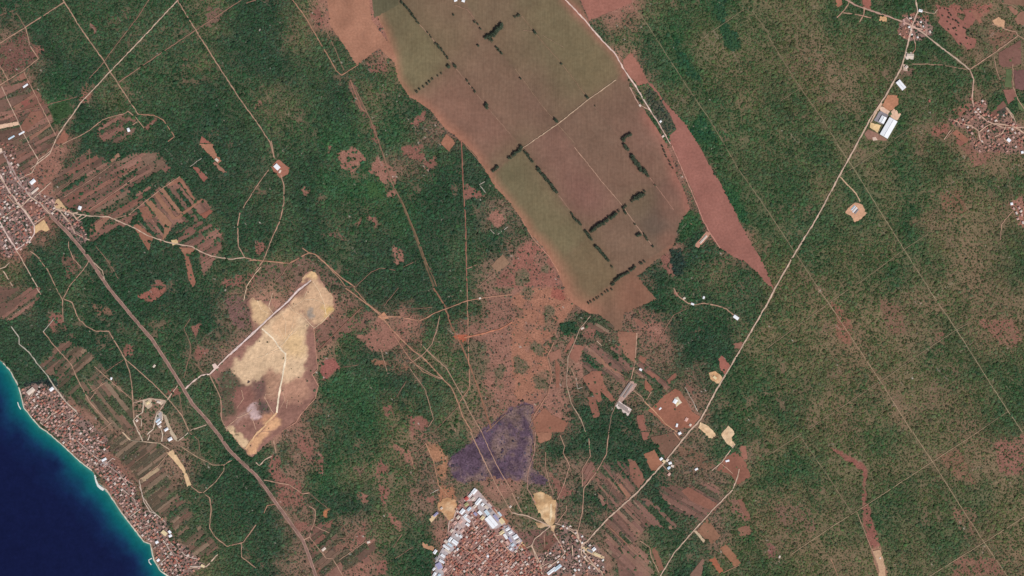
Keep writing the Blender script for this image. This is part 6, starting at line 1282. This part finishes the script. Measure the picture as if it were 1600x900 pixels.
# the smaller houses, beyond the three hundred largest, as one mass
V, F, MI = [], [], []
rk = list(ROOFC)
for h in HOUSES:
    if id(h) in chosen: continue
    x, y, a, k, c, s, ti = h
    ca, sa = math.cos(math.radians(a)) * s, math.sin(math.radians(a)) * s
    for parts, mi in ((SHAPES[k][0], 0), (SHAPES[k][1], 1 + rk.index(c))):
        for v, f in parts:
            o = len(V)
            V += [(X(x) + p * ca - q * sa, Y(y) + p * sa + q * ca, .05 + z * s) for p, q, z in v]
            F += [tuple(i + o for i in g) for g in f]; MI += [mi] * len(f)
me = bpy.data.meshes.new("small_houses"); me.from_pydata(V, [], F); me.update()
for m in [M_WALL] + [ROOFM[c] for c in rk]: me.materials.append(m)
me.polygons.foreach_set("material_index", np.array(MI, np.int32))
tag(link("small_houses", me), "smaller tiled houses packed between the larger ones in the towns", kind='stuff')

# quay and pier ------------------------------------------------------------------------------------
def slab(name, pts, z0, z1, mat, label, cat):
    n = len(pts)
    c = np.mean(pts, 0)
    top = [(X(a), Y(b)) for a, b in pts]
    area = sum(top[i][0] * top[(i + 1) % n][1] - top[(i + 1) % n][0] * top[i][1] for i in range(n))
    if area < 0: top = top[::-1]
    o = np.mean(top, 0)
    v = [(a - o[0], b - o[1], z0) for a, b in top] + [(a - o[0], b - o[1], z1) for a, b in top]
    f = [tuple(range(n, 2 * n))] + [(i, (i + 1) % n, n + (i + 1) % n, n + i) for i in range(n)]
    me = bpy.data.meshes.new(name); me.from_pydata(v, [], f); me.update()
    return tag(link(name, me, mat, loc=(o[0], o[1], 0)), label, cat)
M_CONC = plain("quay_concrete", (226, 222, 214), .8, .08, .1)
slab("quay", px("147,742 150,742 151,750 154,757 158,760 163,764 161,767 156,764 152,760 149,752"), -8, 1.0, M_CONC, "white concrete quay on the shore of the seaside town", "quay")
slab("pier", px("238,873 233,875 233.5,878 237,882 236,883 232.5,879 232,874.5 237,871.5"), -8, .8, M_CONC, "small white hooked pier at the southern shore", "pier")
slab("pier", px("28,628 30,634 33,639 32,640 29,635 27,629"), -8, .8, M_CONC, "narrow curved breakwater off the northern seaside town", "breakwater")
# water tank and its round base
def lathe(prof, n=14):
    v, f = [], []
    for r, z in prof: v += [(r * math.cos(2 * math.pi * i / n), r * math.sin(2 * math.pi * i / n), z) for i in range(n)]
    for k in range(len(prof) - 1):
        for i in range(n): f.append((k * n + i, k * n + (i + 1) % n, (k + 1) * n + (i + 1) % n, (k + 1) * n + i))
    f.append(tuple((len(prof) - 1) * n + i for i in range(n)))
    return v, f
tk = bpy.data.objects.new("water_tank", None); COL.objects.link(tk); tk.location = (X(762), Y(868.5), 0)
tag(tk, "round white water tank among the roofs of the planned town", "water tank")
link("tank", pymesh("tank", [lathe([(6, -.3), (6, 9), (5, 10.2), (2, 11), (.2, 11.2)])], HALLM["white"]), None, tk)
link("base_ring", pymesh("base_ring", [lathe([(11, -.3), (11, .6)])], M_METAL), None, tk)
link("ladder", pymesh("ladder", [box(5.9, -.4, .7, 6.4, .4, 9)], M_METAL), None, tk)

# ------------------------------------------------------------------ hedgerow trees: each a trunk and a leafy crown
CROWN_ME, TRUNK_ME = [], []
for k in range(5):
    rr = random.Random(900 + k)
    tv, tf = lathe([(.55, -.5), (.42, 2.0), (.3, 4.5), (.12, 8.0)], 6)
    parts = [(tv, tf)]
    for b_ in range(4):      # limbs
        a = rr.uniform(0, 6.28); z = rr.uniform(3, 5.5); r = rr.uniform(2.2, 3.4); h = z + rr.uniform(1.5, 3)
        c, s = math.cos(a), math.sin(a)
        parts.append(([(-.15 * s, .15 * c, z), (.15 * s, -.15 * c, z), (0, 0, z + .3), (r * c - .05 * s, r * s + .05 * c, h), (r * c + .05 * s, r * s - .05 * c, h), (r * c, r * s, h + .1)], [(0, 1, 4, 3), (1, 2, 5, 4), (2, 0, 3, 5)]))
    TRUNK_ME.append(pymesh("trunk", parts, M_BARK))
    V, F, Cc = [], [], []
    lobes = [(rr.uniform(-2.2, 2.2), rr.uniform(-2.2, 2.2), rr.uniform(5.0, 8.2), rr.uniform(1.7, 2.7)) for _ in range(8)] + [(0, 0, 7.2, 2.8)]
    for i in range(230):
        lx, ly, lz, lr = rr.choice(lobes)
        u, th = rr.uniform(-.5, 1), rr.uniform(0, 6.283)
        q = math.sqrt(1 - u * u); r = lr * rr.uniform(.72, 1.05)
        p = Vector((lx + q * math.cos(th) * r, ly + q * math.sin(th) * r, lz + u * r))
        nrm = (p - Vector((lx, ly, lz))).normalized() + Vector((rr.gauss(0, .35), rr.gauss(0, .35), rr.gauss(0, .35)))
        nrm.normalize()
        t1 = nrm.orthogonal().normalized(); t1.rotate(__import__('mathutils').Quaternion(nrm, rr.uniform(0, 6.28))); t2 = nrm.cross(t1)
        sz = rr.uniform(.45, .95)
        o = len(V)
        V += [tuple(p + t1 * sz), tuple(p + t2 * sz * .6), tuple(p - t1 * sz), tuple(p - t2 * sz * .6)]
        F.append((o, o + 1, o + 2, o + 3))
        g = rr.uniform(.7, 1.35)
        Cc += [lin((80, 90, 72)) * g] * 4
    CROWN_ME.append(mesh_from("crown", V, quads=F, col=np.array(Cc)))
    CROWN_ME[-1].materials.append(M_LEAF)

tr = random.Random(4)
TREES = []
def hedge(points, n, rmin, rmax, phrase, spread=.6, end="northern"):
    """n trees along a line; phrase names the hedgerow"""
    P = [np.array(p) for p in points]
    ln = [np.linalg.norm(b - a) for a, b in zip(P[:-1], P[1:])]
    tot = sum(ln)
    for i in range(n):
        d = tot * (i + .5 + tr.uniform(-.25, .25)) / n; k = 0
        while k < len(ln) - 1 and d > ln[k]: d -= ln[k]; k += 1
        q = P[k] + (P[k + 1] - P[k]) * min(1, d / ln[k])
        TREES.append((q[0] + tr.gauss(0, spread), q[1] + tr.gauss(0, spread), tr.uniform(rmin, rmax), phrase, i, n, end))
ORDW = "first second third fourth fifth sixth seventh eighth ninth tenth eleventh twelfth thirteenth fourteenth fifteenth sixteenth seventeenth eighteenth nineteenth twentieth".split() + ["twenty-" + w for w in "first second third fourth fifth sixth seventh eighth ninth".split()] + ["thirtieth", "thirty-first", "thirty-second"]
hedge(tile(1, 0, "905,5 960,70 1020,150"), 15, 1.3, 2.0, "thin hedge at the grassland's top left", .4)
hedge(tile(1, 0, "1070,200 1100,240"), 3, 1.0, 1.5, "broken hedge line west of the round compound", .3)
hedge(tile(1, 0, "1120,270 1150,300 1205,375"), 9, 1.3, 1.9, "short hedge above the western hedge corner", .4)
hedge(tile(1, 0, "1235,400 1250,430"), 2, 1.8, 2.3, "western hedge corner", .3)
hedge(tile(1, 0, "1215,415 1195,425"), 3, 2.0, 2.6, "clump at the western hedge corner", .5)
hedge(tile(1, 0, "1165,455 1130,480 1090,510 1050,540 1010,570 1000,585"), 8, 1.2, 1.9, "dotted hedge running west from the corner", .4)
hedge(tile(1, 0, "1300,485 1335,530 1380,585"), 4, 1.2, 1.9, "dotted line south of the western corner", .4)
hedge(tile(1, 0, "1430,645 1450,680"), 5, 1.9, 2.6, "single dark clump in the western grassland", .7)
hedge(tile(1, 0, "1235,95 1236,96"), 1, 1.5, 1.6, "lone position in the north-west grassland", .1)
hedge(tile(1, 0, "1365,130 1415,190"), 3, 1.4, 2.1, "dotted line above the northern windbreak", .4)
hedge(tile(1, 0, "1545,155 1500,200 1460,235"), 22, 2.0, 2.9, "dense northern windbreak", 1.0)
hedge(tile(1, 0, "1430,245 1450,225 1475,260"), 6, 1.8, 2.5, "windbreak's southern fork", .6)
hedge(tile(1, 0, "1390,285 1391,286"), 1, 1.7, 1.8, "spot just west of the windbreak", .1)
hedge(tile(1, 0, "1500,295 1540,340"), 5, 1.2, 1.9, "short line east of the windbreak", .4)
hedge(tile(2, 0, "15,110 50,95"), 3, 1.4, 2.0, "pair of spots north-east of the windbreak", .4)
hedge(tile(2, 0, "135,195 150,215"), 3, 1.5, 2.1, "clump on the northern grass track", .4)
hedge(tile(2, 0, "308,398 312,402"), 1, 1.6, 1.7, "middle of the northern grass track", .1)
hedge(tile(2, 0, "55,490 58,494"), 1, 1.6, 1.7, "middle grass track's upper end", .1)
hedge(tile(2, 0, "465,605 475,615"), 3, 1.6, 2.0, "crossing of the pale cross track", .5)
hedge(tile(2, 0, "265,745 285,770"), 5, 1.6, 2.2, "clump beside the pale cross track", .5)
hedge(tile(2, 0, "515,660 520,665"), 1, 1.0, 1.1, "spot below the pale cross track", .1)
hedge(tile(2, 0, "748,835 700,865 690,885"), 7, 1.8, 2.5, "top of the eastern windbreak", .5)
hedge(tile(2, 1, "695,0 725,40"), 7, 1.8, 2.4, "upper piece of the eastern windbreak", .6)
hedge(tile(2, 1, "745,75 780,120 810,160 850,195"), 22, 2.0, 2.8, "dense eastern windbreak", 1.0)
hedge(tile(2, 1, "893,258 896,262"), 1, 1.3, 1.5, "spot below the eastern windbreak", .1)
hedge(tile(2, 1, "60,15 40,50 0,80"), 10, 1.9, 2.7, "hedge elbow at the centre, western arm", .8)
hedge(tile(2, 1, "80,45 130,115"), 7, 1.6, 2.3, "hedge elbow at the centre, eastern arm", .5)
hedge(tile(1, 1, "1590,85 1580,90"), 2, 1.8, 2.2, "gap west of the hedge elbow", .4)
hedge(tile(1, 1, "1515,140 1480,175"), 5, 1.7, 2.3, "western end of the elbow hedge", .5)
hedge(tile(2, 1, "150,145 200,200 250,260 285,310"), 20, 1.8, 2.6, "long central hedge", .7)
hedge(tile(2, 1, "368,430 380,450 435,510"), 9, 1.5, 2.2, "short central hedge below the gap", .5)
hedge(tile(2, 1, "455,545 500,600"), 6, 1.7, 2.3, "corner where the southern windbreak meets the hedge", .6)
hedge(tile(2, 1, "490,555 560,500 620,460 655,435"), 26, 1.8, 2.5, "southern windbreak", .9, "western")
hedge(tile(2, 1, "668,422 669,420"), 1, 1.7, 1.8, "gap in the southern windbreak", .1)
hedge(tile(2, 1, "690,405 715,385"), 3, 1.6, 2.1, "middle of the southern windbreak line", .4)
hedge(tile(2, 1, "700,420 715,440"), 3, 1.4, 1.8, "stub below the southern windbreak", .3)
hedge(tile(2, 1, "745,360 746,358"), 1, 1.8, 1.9, "spot before the windbreak's eastern block", .1)
hedge(tile(2, 1, "760,345 820,315"), 13, 1.9, 2.6, "eastern block of the southern windbreak", 1.0, "western")
hedge(tile(2, 1, "828,298 829,297"), 1, 1.6, 1.7, "eastern tip of the southern windbreak", .1)
hedge(tile(2, 1, "768,500 770,503"), 1, 1.4, 1.5, "south-eastern grass track", .1)
hedge(tile(2, 1, "780,575 805,560"), 5, 1.8, 2.4, "clump on the south-eastern grassland", .7)
hedge(tile(2, 1, "820,560 850,605"), 5, 1.2, 1.7, "short line beside the south-eastern clump", .3)
hedge(tile(2, 1, "880,640 884,648"), 2, 1.4, 1.7, "spot near the grassland's south-east edge", .3)
hedge(tile(2, 1, "522,635 560,680 605,735"), 15, 1.7, 2.4, "lower central hedge", .6)
hedge(tile(2, 1, "625,765 626,768"), 1, 1.5, 1.6, "end of the lower central hedge", .1)
hedge(tile(2, 1, "770,770 720,805 670,835 620,885"), 22, 1.5, 2.2, "southernmost windbreak", .7)
hedge(tile(2, 1, "830,735 800,750"), 3, 1.4, 1.8, "eastern end of the southernmost windbreak", .4)
hedge(tile(2, 2, "630,5 580,30 540,60 470,105"), 9, 1.0, 1.6, "dotted tail of the southernmost windbreak", .4)
hedge(tile(2, 1, "940,10 960,70 985,110 1005,155"), 9, 1.0, 1.6, "thin line on the eastern grassland rim", .5)
hedge(tile(2, 0, "790,620 810,640"), 3, 1.4, 1.9, "garden beside the white track", .5)
# trees standing on the red soil
for s, ph in [("400,340 325,245 420,280 430,210 460,240 410,160 290,130 360,140 490,310 450,380 540,330 575,360 580,410 530,440 600,230 690,450 740,490 720,545 780,545 545,545 500,450 420,460 620,690 770,700 860,560 920,590 700,600 660,440", "red field beside the hilltop village")]:
    q = zoom(1440, 0, 10, s)
    q.sort(key=lambda p: p[1])
    for i, (x, y) in enumerate(q): TREES.append((x, y, tr.uniform(.9, 1.5), ph, i, len(q), "northern"))
for i, (x, y, r, ph, k, n, end) in enumerate(TREES):
    root = bpy.data.objects.new("tree", None); COL.objects.link(root)
    s = r * S * 1.4 / 4.3
    root.location = (X(x), Y(y), 0.2); root.rotation_euler = (0, 0, tr.uniform(0, 6.28)); root.scale = (s, s, s * .85)
    if n == 1: lab = f"single dark tree on the brown grassland at the {ph}"
    elif ph.startswith("red field"): lab = f"dark round tree on the {ph}, {ORDW[k]} from its {end} end"
    else: lab = f"{ORDW[k]} dark tree from the {end} end, {ph}"
    tag(root, lab, "tree", "trees on the red field" if ph.startswith("red") else "hedgerow trees on the grassland")
    v = tr.randrange(5)
    link("trunk", TRUNK_ME[v], None, root); link("crown", CROWN_ME[v], None, root)
    occupy(x, y, 1.0)

# ------------------------------------------------------------------ woodland and scrub: too many to count
def scatter(spacing, seed):
    rng = np.random.default_rng(seed)
    xs = np.arange(-60, MW + 60, spacing); ys = np.arange(-50, MH + 50, spacing)
    gx_, gy_ = np.meshgrid(xs, ys)
    gx_ = gx_ + rng.uniform(-.5, .5, gx_.shape) * spacing; gy_ = gy_ + rng.uniform(-.5, .5, gy_.shape) * spacing
    x, y = gx_.ravel(), gy_.ravel()
    ix = np.clip((x - PX0).astype(int), 0, RW - 1); iy = np.clip((y - PY0).astype(int), 0, RH - 1)
    d = DENS[iy, ix] * (~OCC[iy, ix])
    keep = rng.random(len(x)) < d
    return x[keep], y[keep], ix[keep], iy[keep], rng
wx_, wy_, wi, wj, rng = scatter(2.4, 21)
rad = CRAD[wj, wi] * np.clip(rng.lognormal(-.2, .33, len(wx_)), .4, 2.0)
dk = DENS[wj, wi]
ccol = CCOL[wj, wi] * rng.uniform(.60, 1.42, len(wx_))[:, None] * (1 + rng.normal(0, .07, (len(wx_), 3)))
def crowns(name, x, y, r, c, label):
    n = len(x)
    k = 6
    ang = np.arange(k) * 2 * np.pi / k
    ph = rng.uniform(0, 6.28, n)
    h = r * S * rng.uniform(.85, 1.5, n)
    V = np.zeros((n, k + 1, 3))
    rr_ = r[:, None] * S * rng.uniform(.66, 1.28, (n, k))
    a = ang[None] + ph[:, None] + rng.uniform(-.3, .3, (n, k))
    V[:, :k, 0] = X(x)[:, None] + rr_ * np.cos(a)
    V[:, :k, 1] = Y(y)[:, None] + rr_ * np.sin(a)
    V[:, :k, 2] = h[:, None] * rng.uniform(.12, .5, (n, k))
    V[:, k, 0] = X(x) + rng.normal(0, .2, n) * r * S; V[:, k, 1] = Y(y) + rng.normal(0, .2, n) * r * S; V[:, k, 2] = h
    f = np.array([(i, (i + 1) % k, k) for i in range(k)])
    T = (f[None] + (np.arange(n) * (k + 1))[:, None, None]).reshape(-1, 3)
    cc = np.repeat(c, k + 1, axis=0)
    o = link(name, mesh_from(name, V.reshape(-1, 3), tris=T, col=np.clip(cc, 0, 1)), M_LEAF)
    return tag(o, label, kind='stuff')
wood = dk > .68
crowns("woodland", wx_[wood], wy_[wood], rad[wood], ccol[wood], "dark green evergreen woodland covering the plain")
crowns("scrub", wx_[~wood], wy_[~wood], rad[~wood] * .92, ccol[~wood], "scattered olive green scrub bushes on brown ground")
print("houses", len(HOUSES), "trees", len(TREES), "crowns", len(wx_), "sheets", len(SHEETS), "roads", len(ROADS), "halls", len(INDUSTRY))
